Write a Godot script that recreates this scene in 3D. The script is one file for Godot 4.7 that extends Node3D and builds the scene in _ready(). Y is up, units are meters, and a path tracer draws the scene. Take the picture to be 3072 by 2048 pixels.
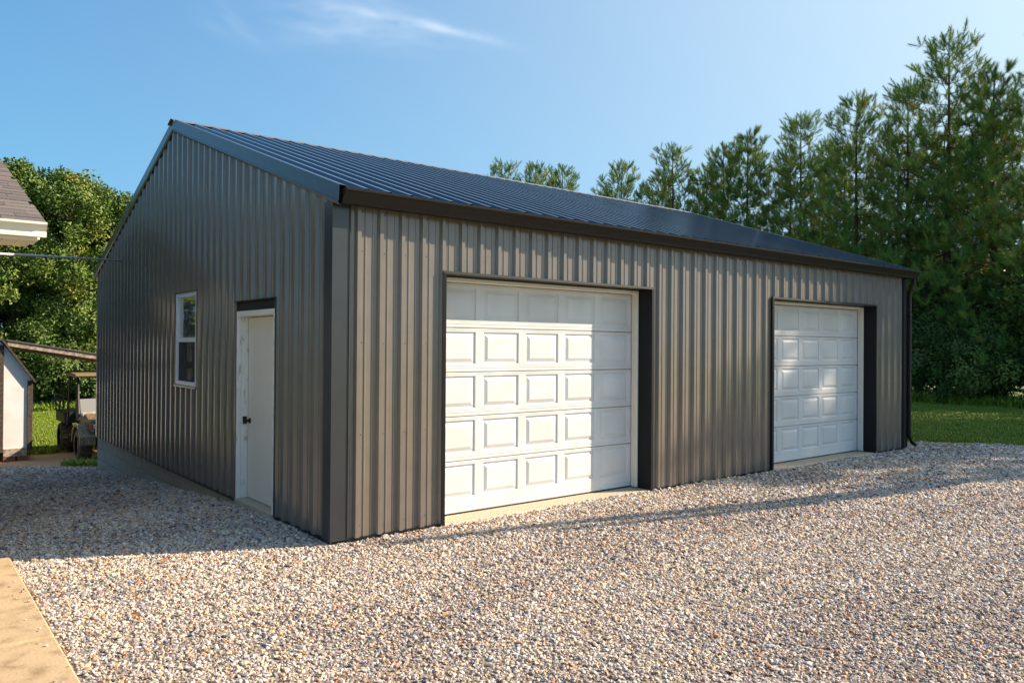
extends Node3D
# A dark metal garage with two white sectional doors on a gravel yard, pines beyond.
# World: the garage's near corner stands at the origin, its long front runs along +X and faces +Z.

const SUN := Vector3(0.799, 0.488, 0.351)
const CIRRUS := [[Vector3(0.4742, 0.3829, -0.7928), Vector3(0.8741, -0.0969, 0.4760), Vector3(0.1054, -0.9187, -0.3807), 0.1084, 0.009, 0.35, 3.0, 0.46], [Vector3(0.4592, 0.3783, -0.8038), Vector3(0.8761, -0.0432, 0.4802), Vector3(0.1470, -0.9247, -0.3513), 0.1219, 0.026, 0.25, 23.0, 0.2], [Vector3(0.4325, 0.3707, -0.8219), Vector3(0.8630, 0.0939, 0.4964), Vector3(0.2612, -0.9240, -0.2793), 0.0688, 0.008, -0.2, 41.0, 0.22], [Vector3(0.3054, 0.3579, -0.8824), Vector3(0.8976, -0.4175, 0.1413), Vector3(-0.3178, -0.8352, -0.4487), 0.0384, 0.016, 0.0, 77.0, 0.09]]   # centre, along, across, half length, half width, curve, seed, strength
const PITCH := 0.335            # roof rise per metre
const LEN := 10.97
const WID := 9.78

# ---------------------------------------------------------------- mesh builder
class MB:
	var v := PackedVector3Array()
	var n := PackedVector3Array()
	var c := PackedColorArray()
	func tri(a: Vector3, b: Vector3, d: Vector3) -> void:   # counter-clockwise seen from outside
		var m := (b - a).cross(d - a).normalized()
		v.append(a); v.append(d); v.append(b)
		n.append(m); n.append(m); n.append(m)
	func quad(a: Vector3, b: Vector3, d: Vector3, e: Vector3) -> void:
		tri(a, b, d); tri(a, d, e)
	func smooth(a: Vector3, b: Vector3, d: Vector3, na: Vector3, nb: Vector3, nd: Vector3) -> void:
		v.append(a); v.append(d); v.append(b)
		n.append(na); n.append(nd); n.append(nb)
	func box(lo: Vector3, hi: Vector3, bev := 0.0) -> void:
		bbox(Transform3D(Basis(), (lo + hi) * 0.5), hi - lo, bev)
	func bbox(t: Transform3D, size: Vector3, bev := 0.0) -> void:   # chamfered box
		var h := size * 0.5
		bev = minf(bev, minf(h.x, minf(h.y, h.z)) * 0.9)
		var ax := [Vector3.RIGHT, Vector3.UP, Vector3.BACK]
		var e := [h.x, h.y, h.z]
		for i in 3:
			var j := (i + 1) % 3
			var k := (i + 2) % 3
			for s in [-1.0, 1.0]:
				var o: Vector3 = ax[i] * e[i] * s
				var p: Vector3 = ax[j] * (e[j] - bev)
				var q: Vector3 = ax[k] * (e[k] - bev) * s
				quad(t * (o - p - q), t * (o + p - q), t * (o + p + q), t * (o - p + q))
		if bev <= 0.0:
			return
		for i in 3:
			var j := (i + 1) % 3
			var k := (i + 2) % 3
			for s in [-1.0, 1.0]:
				for r in [-1.0, 1.0]:
					var a: Vector3 = ax[j] * e[j] * s + ax[k] * (e[k] - bev) * r
					var b: Vector3 = ax[j] * (e[j] - bev) * s + ax[k] * e[k] * r
					var l: Vector3 = ax[i] * (e[i] - bev) * s * r
					quad(t * (a - l), t * (a + l), t * (b + l), t * (b - l))
		for sx in [-1.0, 1.0]:
			for sy in [-1.0, 1.0]:
				for sz in [-1.0, 1.0]:
					var a := t * Vector3(h.x * sx, (h.y - bev) * sy, (h.z - bev) * sz)
					var b := t * Vector3((h.x - bev) * sx, h.y * sy, (h.z - bev) * sz)
					var d := t * Vector3((h.x - bev) * sx, (h.y - bev) * sy, h.z * sz)
					if sx * sy * sz > 0:
						tri(a, b, d)
					else:
						tri(a, d, b)
	func tube(pts: Array, rad: Array, sides := 8, cap := true) -> void:
		var rings := []
		var nor := []
		var ref := Vector3.UP
		for i in pts.size():
			var d: Vector3 = (pts[mini(i + 1, pts.size() - 1)] - pts[maxi(i - 1, 0)]).normalized()
			if absf(d.dot(ref)) > 0.95:
				ref = Vector3.RIGHT if absf(d.x) < 0.9 else Vector3.BACK
			var a := d.cross(ref).normalized()
			var b := a.cross(d).normalized()
			ref = b
			var ring := []
			var rn := []
			for k in sides:
				var t := TAU * k / sides
				var o := a * cos(t) + b * sin(t)
				ring.append(pts[i] + o * rad[i]); rn.append(o)
			rings.append(ring); nor.append(rn)
		for i in pts.size() - 1:
			for k in sides:
				var m := (k + 1) % sides
				smooth(rings[i][k], rings[i + 1][m], rings[i][m], nor[i][k], nor[i + 1][m], nor[i][m])
				smooth(rings[i][k], rings[i + 1][k], rings[i + 1][m], nor[i][k], nor[i + 1][k], nor[i + 1][m])
		if cap:
			for k in sides:
				var m := (k + 1) % sides
				tri(pts[0], rings[0][k], rings[0][m])
				tri(pts[-1], rings[-1][m], rings[-1][k])
	func prism(poly: PackedVector2Array, t: Transform3D, depth: float) -> void:   # polygon in xy (ccw) pushed along +z
		var ids := Geometry2D.triangulate_polygon(poly)
		for i in range(0, ids.size(), 3):
			var a := poly[ids[i]]
			var b := poly[ids[i + 1]]
			var d := poly[ids[i + 2]]
			if (b - a).cross(d - a) < 0:
				var s := b
				b = d
				d = s
			tri(t * Vector3(a.x, a.y, depth), t * Vector3(b.x, b.y, depth), t * Vector3(d.x, d.y, depth))
			tri(t * Vector3(a.x, a.y, 0), t * Vector3(d.x, d.y, 0), t * Vector3(b.x, b.y, 0))
		for i in poly.size():
			var a := poly[i]
			var b := poly[(i + 1) % poly.size()]
			quad(t * Vector3(a.x, a.y, 0), t * Vector3(b.x, b.y, 0), t * Vector3(b.x, b.y, depth), t * Vector3(a.x, a.y, depth))
	func append(other: MB, t: Transform3D, col: Color) -> void:
		v.append_array(t * other.v)
		n.append_array(Transform3D(t.basis.orthonormalized(), Vector3.ZERO) * other.n)
		var cc := PackedColorArray()
		cc.resize(other.v.size())
		cc.fill(col)
		c.append_array(cc)
	func mesh(m: Material = null) -> ArrayMesh:
		var arr := []
		arr.resize(Mesh.ARRAY_MAX)
		arr[Mesh.ARRAY_VERTEX] = v
		arr[Mesh.ARRAY_NORMAL] = n
		if c.size() == v.size() and c.size() > 0:
			arr[Mesh.ARRAY_COLOR] = c
		var o := ArrayMesh.new()
		o.add_surface_from_arrays(Mesh.PRIMITIVE_TRIANGLES, arr)
		if m:
			o.surface_set_material(0, m)
		return o

# ---------------------------------------------------------------- scene helpers
var M := {}
var rng := RandomNumberGenerator.new()
var hills := FastNoiseLite.new()
var used := {}

func lin(r: float, g: float, b: float, a := 1.0) -> Color:
	var k := Color(r, g, b).linear_to_srgb()
	k.a = a
	return k

func mat(r: float, g: float, b: float, rough := 0.6, metal := 0.0, spec := 0.5) -> StandardMaterial3D:
	var m := StandardMaterial3D.new()
	m.albedo_color = lin(r, g, b)
	m.roughness = rough
	m.metallic = metal
	m.metallic_specular = spec
	return m

func noise_tex(seed_: int, freq: float, size := 512, octaves := 4, ramp: Gradient = null, normal := false, kind := FastNoiseLite.TYPE_SIMPLEX_SMOOTH, bump := 4.0) -> NoiseTexture2D:
	var f := FastNoiseLite.new()
	f.seed = seed_
	f.frequency = freq
	f.noise_type = kind
	f.fractal_octaves = octaves
	var t := NoiseTexture2D.new()
	t.width = size
	t.height = size
	t.seamless = true
	t.noise = f
	if ramp:
		t.color_ramp = ramp
	if normal:
		t.as_normal_map = true
		t.bump_strength = bump
	return t

func ramp(stops: Array) -> Gradient:
	var g := Gradient.new()
	var o := PackedFloat32Array()
	var k := PackedColorArray()
	for s in stops:
		o.append(s[0]); k.append(lin(s[1], s[2], s[3]))
	g.offsets = o
	g.colors = k
	return g

func textured(m: StandardMaterial3D, tex: Texture2D, scale: float, nor: Texture2D = null, nscale := 1.0) -> StandardMaterial3D:
	m.uv1_triplanar = true
	m.uv1_world_triplanar = true
	m.uv1_scale = Vector3.ONE * scale
	if tex:
		m.albedo_texture = tex
	if nor:
		m.normal_enabled = true
		m.normal_texture = nor
		m.normal_scale = nscale
	return m

func numbered(called: String) -> String:
	var k: int = used.get(called, 0)
	used[called] = k + 1
	return called if k == 0 else "%s_%03d" % [called, k]

func thing(called: String, label: String, category: String, at := Vector3.ZERO, group := "") -> Node3D:
	var o := Node3D.new()
	o.name = numbered(called)
	add_child(o)
	o.position = at
	tag(o, label, category, group)
	return o

func tag(o: Node3D, label: String, category := "", group := "", kind := "") -> Node3D:
	if label: o.set_meta("label", label)
	if category: o.set_meta("category", category)
	if group: o.set_meta("group", group)
	if kind: o.set_meta("kind", kind)
	return o

func holder(called: String, parent: Node3D) -> Node3D:
	var o := Node3D.new()
	o.name = called
	parent.add_child(o, true)
	return o

func part(parent: Node3D, called: String, mb: MB, m: Material, at := Vector3.ZERO, label := "") -> MeshInstance3D:
	return piece(parent, called, mb.mesh(m), at, label)

func piece(parent: Node3D, called: String, mesh: Mesh, at := Vector3.ZERO, label := "") -> MeshInstance3D:
	var o := MeshInstance3D.new()
	o.name = called
	o.mesh = mesh
	parent.add_child(o, true)
	o.position = at
	if label: o.set_meta("label", label)
	return o

func boxpart(parent: Node3D, called: String, lo: Vector3, hi: Vector3, m: Material, bev := 0.004, label := "") -> MeshInstance3D:
	var b := MB.new()
	b.box(lo, hi, bev)
	return part(parent, called, b, m, Vector3.ZERO, label)

# Height of the ground: the yard falls away behind the near gable.
func gy(x: float, z: float) -> float:
	var drop := minf(maxf(-2.0 - z, 0.0) * 0.0747, 0.568) + clampf((-9.6 - z) * 0.04, 0.0, 0.22)
	drop *= 1.0 - smoothstep(1.0, 11.0, x)
	var mound := 0.035 * exp(-(x + 2.3) * (x + 2.3) / 1.1) * smoothstep(-3.5, -1.2, z)
	return -0.065 - drop + mound + hills.get_noise_2d(x * 1.0, z * 1.0) * 0.022

func sheet(called: String, poly: PackedVector2Array, cell: float, up: float, m: Material) -> MeshInstance3D:
	var lo := poly[0]
	var hi := poly[0]
	for p in poly:
		lo = lo.min(p)
		hi = hi.max(p)
	var b := MB.new()
	var nx := int((hi.x - lo.x) / cell)
	var nz := int((hi.y - lo.y) / cell)
	for i in nx:
		for j in nz:
			var x := lo.x + i * cell
			var z := lo.y + j * cell
			if Geometry2D.is_point_in_polygon(Vector2(x + cell * 0.5, z + cell * 0.5), poly):
				b.quad(Vector3(x, gy(x, z) + up, z), Vector3(x, gy(x, z + cell) + up, z + cell), Vector3(x + cell, gy(x + cell, z + cell) + up, z + cell), Vector3(x + cell, gy(x + cell, z) + up, z))
	var o := part(self, called, b, m)
	o.set_meta("kind", "structure")
	return o

func multi(parent: Node3D, called: String, mesh: Mesh, buf: PackedFloat32Array, colors: bool) -> MultiMeshInstance3D:
	var mm := MultiMesh.new()
	mm.transform_format = MultiMesh.TRANSFORM_3D
	mm.use_colors = colors
	mm.mesh = mesh
	mm.instance_count = buf.size() / (16 if colors else 12)
	mm.buffer = buf
	var o := MultiMeshInstance3D.new()
	o.name = called
	o.multimesh = mm
	parent.add_child(o, true)
	o.set_meta("kind", "stuff")
	return o

func pack(buf: PackedFloat32Array, b: Basis, p: Vector3, k: Color) -> void:
	buf.append_array(PackedFloat32Array([b.x.x, b.y.x, b.z.x, p.x, b.x.y, b.y.y, b.z.y, p.y, b.x.z, b.y.z, b.z.z, p.z, k.r, k.g, k.b, 1.0]))

# ---------------------------------------------------------------- camera, sky, sun
func stage() -> void:
	var cam := Camera3D.new()
	cam.name = "camera"
	add_child(cam)
	cam.position = Vector3(-3.0744, 1.7303, 6.325)
	cam.rotation_degrees = Vector3(0.3478, -38.8779, 0.4122)
	cam.fov = 47.478
	cam.near = 0.05
	cam.far = 500.0
	cam.current = true

	var env := Environment.new()
	env.tonemap_mode = Environment.TONE_MAPPER_LINEAR
	env.tonemap_exposure = 2.42
	env.background_mode = Environment.BG_SKY
	env.sdfgi_enabled = true
	env.ssao_enabled = true
	env.ssil_enabled = true
	var sky := Sky.new()
	var pm := PanoramaSkyMaterial.new()
	pm.panorama = ImageTexture.create_from_image(sky_image())
	sky.sky_material = pm
	env.sky = sky
	env.background_energy_multiplier = 0.82
	var we := WorldEnvironment.new()
	we.name = "environment"
	we.environment = env
	add_child(we)

	var sun := DirectionalLight3D.new()
	sun.name = "sun"
	add_child(sun)
	sun.look_at_from_position(SUN * 50.0, Vector3.ZERO, Vector3.UP)
	sun.light_color = Color(1.0, 0.915, 0.81)
	sun.light_energy = 1.5
	sun.light_angular_distance = 0.5
	sun.shadow_enabled = true

func sky_image() -> Image:
	var w := 2048
	var h := 1024
	var data := PackedFloat32Array()
	data.resize(w * h * 3)
	var s := SUN.normalized()
	var f := FastNoiseLite.new()
	f.seed = 5
	f.frequency = 1.0
	f.fractal_octaves = 4
	for j in h:
		var el := (0.5 - (j + 0.5) / h) * PI
		var y := sin(el)
		var r := cos(el)
		var up := clampf(y, 0.0, 1.0)
		var haze := pow(1.0 - up, 2.3)
		for i in w:
			var az := TAU * (i + 0.5) / w
			var d := Vector3(sin(az) * r, y, -cos(az) * r)
			var cosg := d.dot(s)
			var near := 0.5 + 0.5 * cosg
			var glow := pow(near, 3.7)
			var disc := pow(maxf(cosg, 0.0), 24.0)
			var k := Vector3(0.010, 0.090, 0.275).lerp(Vector3(0.155, 0.365, 0.52), haze)
			k = k.lerp(Vector3(0.49, 0.585, 0.63), clampf(glow, 0.0, 1.0))
			k += Vector3(0.9, 0.8, 0.6) * disc * 0.8
			if y > 0.05:
				# thin cirrus combed out along one wind direction
				for q in CIRRUS:
					var c: Vector3 = q[0]
					var off := d - c
					if off.length_squared() > 0.12: continue
					var along: float = off.dot(q[1])
					var across: float = off.dot(q[2]) - along * along * q[5]
					var fan := 0.35 + 0.65 * smoothstep(q[3], -q[3], along)
					var fray := f.get_noise_2d(along * 14.0 + q[6], across * 70.0 / fan)
					var wisp := f.get_noise_2d(along * 6.0 + 9.0 + q[6], across * 22.0)
					var ax: float = absf(along) / q[3]
					var wide: float = q[4] * fan * (1.0 + wisp * 0.8)
					var body: float = exp(-pow(across / wide, 2.0)) * exp(-pow(ax, 4.0)) * clampf(0.55 + fray * 0.9 + wisp * 0.7, 0.0, 1.0)
					k = k.lerp(Vector3(0.50, 0.56, 0.62), body * q[7])
			if y < 0.0:
				k = k.lerp(Vector3(0.20, 0.22, 0.18), smoothstep(0.0, 0.08, -y))
			var o := (j * w + i) * 3
			data[o] = k.x
			data[o + 1] = k.y
			data[o + 2] = k.z
	return Image.create_from_data(w, h, false, Image.FORMAT_RGBF, data.to_byte_array())

# ---------------------------------------------------------------- materials
func materials() -> void:
	var fine := noise_tex(3, 0.05, 512, 3, null, true, FastNoiseLite.TYPE_SIMPLEX_SMOOTH, 2.0)
	var dust := noise_tex(11, 0.012, 512, 5, ramp([[0.2, 0.92, 0.915, 0.91], [0.5, 0.97, 0.97, 0.968], [0.75, 1.0, 1.0, 1.0]]))
	M.siding = textured(mat(0.168, 0.146, 0.122, 0.18, 0.0, 0.60), dust, 0.5)
	M.roof = textured(mat(0.045, 0.046, 0.049, 0.13, 0.0, 0.62), dust, 0.4)
	M.trim = textured(mat(0.032, 0.036, 0.040, 0.25, 0.0, 0.55), dust, 0.6)
	M.black = textured(mat(0.014, 0.014, 0.015, 0.42, 0.0, 0.3), dust, 0.7)
	M.gutter = textured(mat(0.024, 0.021, 0.019, 0.4, 0.0, 0.35), dust, 0.6)
	M.screw = mat(0.10, 0.095, 0.09, 0.4, 0.6)
	var grain := noise_tex(21, 0.03, 512, 4, null, true, FastNoiseLite.TYPE_SIMPLEX_SMOOTH, 1.6)
	M.door = textured(mat(0.655, 0.665, 0.665, 0.42), noise_tex(8, 0.008, 256, 4, ramp([[0.2, 0.93, 0.92, 0.90], [0.7, 1, 1, 1]])), 0.8)
	M.door.normal_enabled = true
	M.door.normal_texture = grain
	M.door.normal_scale = 0.12
	M.stop = mat(0.76, 0.70, 0.60, 0.5)
	M.entry = textured(mat(0.72, 0.68, 0.58, 0.45), noise_tex(18, 0.01, 256, 5, ramp([[0.2, 0.97, 0.965, 0.955], [0.7, 1, 1, 1]])), 0.9, fine, 0.15)
	var peel := noise_tex(44, 0.016, 512, 4, ramp([[0.0, 0.50, 0.43, 0.35], [0.24, 0.54, 0.47, 0.39], [0.27, 0.76, 0.74, 0.70], [1.0, 0.82, 0.81, 0.78]]))
	M.peeling = textured(mat(1, 1, 1, 0.6), peel, 0.9)
	M.peeling.uv1_scale = Vector3(2.2, 0.55, 2.2)
	M.vinyl = mat(0.82, 0.83, 0.84, 0.35)
	M.knob = mat(0.05, 0.035, 0.022, 0.3, 0.8)
	M.glass = mat(0.9, 0.95, 0.95, 0.02)
	M.glass.albedo_color.a = 0.06
	M.glass.transparency = BaseMaterial3D.TRANSPARENCY_ALPHA
	M.mesh_screen = mat(0.03, 0.03, 0.03, 0.7)
	M.mesh_screen.albedo_color.a = 0.55
	M.mesh_screen.transparency = BaseMaterial3D.TRANSPARENCY_ALPHA
	M.room = mat(0.30, 0.26, 0.20, 0.9)
	var rough_tex := noise_tex(61, 0.05, 512, 5, ramp([[0.15, 0.60, 0.58, 0.55], [0.5, 0.85, 0.85, 0.84], [0.85, 1.05, 1.04, 1.0]]))
	var rough_nor := noise_tex(62, 0.12, 512, 4, null, true, FastNoiseLite.TYPE_SIMPLEX_SMOOTH, 4.0)
	M.block = textured(mat(0.40, 0.36, 0.30, 0.9), rough_tex, 1.2, rough_nor, 0.5)
	M.mortar = textured(mat(0.36, 0.34, 0.31, 0.95), rough_tex, 1.2)
	M.sill = textured(mat(0.52, 0.45, 0.34, 0.9), rough_tex, 1.1, rough_nor, 0.4)
	M.walk = textured(mat(0.45, 0.325, 0.19, 0.9), noise_tex(63, 0.02, 512, 6, ramp([[0.1, 0.60, 0.57, 0.52], [0.4, 0.86, 0.85, 0.83], [0.6, 0.97, 0.97, 0.96], [0.85, 1.0, 1.0, 1.0]])), 0.55, rough_nor, 0.12)
	# gravel bed under the loose stones
	var cells := FastNoiseLite.new()
	cells.seed = 9
	cells.noise_type = FastNoiseLite.TYPE_CELLULAR
	cells.cellular_return_type = FastNoiseLite.RETURN_CELL_VALUE
	cells.frequency = 0.055
	cells.fractal_type = FastNoiseLite.FRACTAL_NONE
	var ct := NoiseTexture2D.new()
	ct.width = 1024
	ct.height = 1024
	ct.seamless = true
	ct.noise = cells
	ct.color_ramp = ramp([[0.0, 0.22, 0.20, 0.19], [0.25, 0.42, 0.36, 0.28], [0.5, 0.55, 0.50, 0.43], [0.75, 0.36, 0.36, 0.38], [1.0, 0.60, 0.55, 0.48]])
	M.gravel = textured(mat(0.50, 0.46, 0.40, 0.95), ct, 0.6)
	M.dirt = textured(mat(0.42, 0.28, 0.16, 0.95), rough_tex, 0.7, rough_nor, 0.8)
	M.lawn = textured(mat(0.14, 0.19, 0.040, 0.95), noise_tex(70, 0.02, 512, 5, ramp([[0.2, 0.70, 0.62, 0.5], [0.5, 0.9, 0.9, 0.8], [0.8, 1.0, 1.0, 1.0]])), 0.35)
	M.stone = mat(1, 1, 1, 0.75)
	M.stone.vertex_color_use_as_albedo = true
	M.grass = mat(1, 1, 1, 0.6, 0.0, 0.3)
	M.grass.vertex_color_use_as_albedo = true
	M.grass.backlight = Color(0.6, 0.7, 0.3)
	M.leaf = mat(1, 1, 1, 0.5, 0.0, 0.35)
	M.leaf.vertex_color_use_as_albedo = true
	M.leaf.backlight = Color(0.80, 0.95, 0.25)
	M.needle = mat(1, 1, 1, 0.55, 0.0, 0.2)
	M.needle.vertex_color_use_as_albedo = true
	M.needle.backlight = Color(0.85, 1.0, 0.35)
	var bark_tex := noise_tex(80, 0.03, 256, 4, ramp([[0.2, 0.5, 0.45, 0.42], [0.7, 1, 1, 1]]))
	M.bark = textured(mat(0.13, 0.085, 0.060, 0.95), bark_tex, 1.5, rough_nor, 1.0)
	M.bark_grey = textured(mat(0.16, 0.145, 0.12, 0.95), bark_tex, 1.5, rough_nor, 1.0)
	# house
	for k in 4:
		var g: float = [0.9, 1.0, 1.12, 0.8][k]
		M["shingle%d" % k] = textured(mat(0.16 * g, 0.135 * g, 0.125 * g, 0.95), rough_tex, 3.0, rough_nor, 0.9)
	M.white_trim = mat(0.78, 0.74, 0.68, 0.4)
	M.soffit = mat(0.70, 0.60, 0.47, 0.6)
	M.clapboard = mat(0.62, 0.58, 0.50, 0.7)
	M.pipe = mat(0.42, 0.44, 0.47, 0.35)
	# shed and utility vehicle
	M.shed_white = textured(mat(0.76, 0.76, 0.75, 0.6), noise_tex(90, 0.01, 256, 4, ramp([[0.2, 0.9, 0.88, 0.85], [0.7, 1, 1, 1]])), 0.7)
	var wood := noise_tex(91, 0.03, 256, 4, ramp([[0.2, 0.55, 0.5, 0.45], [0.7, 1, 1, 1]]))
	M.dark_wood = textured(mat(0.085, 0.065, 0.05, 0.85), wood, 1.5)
	M.brown_wood = textured(mat(0.25, 0.15, 0.085, 0.8), wood, 1.2)
	M.grey_wood = textured(mat(0.42, 0.36, 0.29, 0.85), wood, 1.2)
	M.brick = textured(mat(0.32, 0.13, 0.075, 0.9), rough_tex, 2.0)
	M.camo = textured(mat(1, 1, 1, 0.5), noise_tex(95, 0.03, 256, 2, ramp([[0.0, 0.10, 0.075, 0.04], [0.42, 0.12, 0.085, 0.045], [0.45, 0.30, 0.22, 0.12], [0.6, 0.26, 0.20, 0.10], [0.63, 0.05, 0.04, 0.025]])), 1.6)
	M.camo.uv1_world_triplanar = false
	M.plastic = mat(0.022, 0.021, 0.02, 0.5)
	M.tyre = mat(0.035, 0.030, 0.026, 0.9)
	M.mud_tyre = textured(mat(0.16, 0.12, 0.085, 0.95), rough_tex, 2.5)
	M.rim = mat(0.20, 0.19, 0.18, 0.4, 0.6)
	M.lens = mat(0.7, 0.72, 0.72, 0.12)
	M.amber = mat(0.75, 0.12, 0.02, 0.25)
	M.tan_top = mat(0.20, 0.14, 0.07, 0.6)
	M.shield = mat(0.26, 0.26, 0.255, 0.3)
	M.dead_leaf = mat(0.34, 0.15, 0.05, 0.7)

# ---------------------------------------------------------------- garage
const RIB := 0.2286
const RIB_AT := 1.145
func rib_profile(s0: float, s1: float, phase: float) -> Array:
	# [along, height] of a ribbed steel sheet: one tall rib and two small ones every nine inches
	var shape := [[-0.038, 0.0], [-0.019, 0.032], [0.019, 0.032], [0.038, 0.0], [0.064, 0.0], [0.070, 0.006], [0.080, 0.006], [0.086, 0.0], [0.142, 0.0], [0.148, 0.006], [0.158, 0.006], [0.164, 0.0]]
	var out := []
	var k := int(floor((s0 - phase) / RIB)) - 1
	var last := [s0, 0.0]
	var first := true
	while phase + k * RIB < s1 + RIB:
		for q in shape:
			var s: float = phase + k * RIB + q[0]
			if s <= s0:
				last = [s, q[1]]
				continue
			if first:
				out.append([s0, lerpf(last[1], q[1], clampf((s0 - last[0]) / maxf(s - last[0], 1e-6), 0, 1))])
				first = false
			if s >= s1:
				var pr: Array = out[-1]
				out.append([s1, lerpf(pr[1], q[1], clampf((s1 - pr[0]) / maxf(s - pr[0], 1e-6), 0, 1))])
				return out
			out.append([s, q[1]])
		k += 1
	return out

func ribbed(s0: float, s1: float, phase: float, low: float, top: Callable, holes: Array, place: Callable, kink := 1e9) -> MB:
	var pts := rib_profile(s0, s1, phase)
	var cuts := []
	for h in holes:
		cuts.append(h[0]); cuts.append(h[1])
	cuts.append(kink)
	for k in cuts:
		for i in pts.size() - 1:
			if k > pts[i][0] + 1e-5 and k < pts[i + 1][0] - 1e-5:
				var t: float = (k - pts[i][0]) / (pts[i + 1][0] - pts[i][0])
				pts.insert(i + 1, [k, lerpf(pts[i][1], pts[i + 1][1], t)])
				break
	var b := MB.new()
	for i in pts.size() - 1:
		var p: Array = pts[i]
		var q: Array = pts[i + 1]
		var mid: float = (p[0] + q[0]) * 0.5
		var spans := [[low, null]]
		for h in holes:
			if mid > h[0] and mid < h[1]:
				spans = []
				if h[2] > low:
					spans.append([low, h[2]])
				spans.append([h[3], null])
		for s in spans:
			var ta: float = top.call(p[0]) if s[1] == null else s[1]
			var tb: float = top.call(q[0]) if s[1] == null else s[1]
			if ta <= s[0] and tb <= s[0]:
				continue
			b.quad(place.call(p[0], p[1], s[0]), place.call(q[0], q[1], s[0]), place.call(q[0], q[1], maxf(tb, s[0])), place.call(p[0], p[1], maxf(ta, s[0])))
	return b

func roof_y(z: float) -> float:
	return 3.115 + (0.075 - z) * PITCH if z > -WID * 0.5 else 3.115 + (0.075 + WID + z) * PITCH

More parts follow.
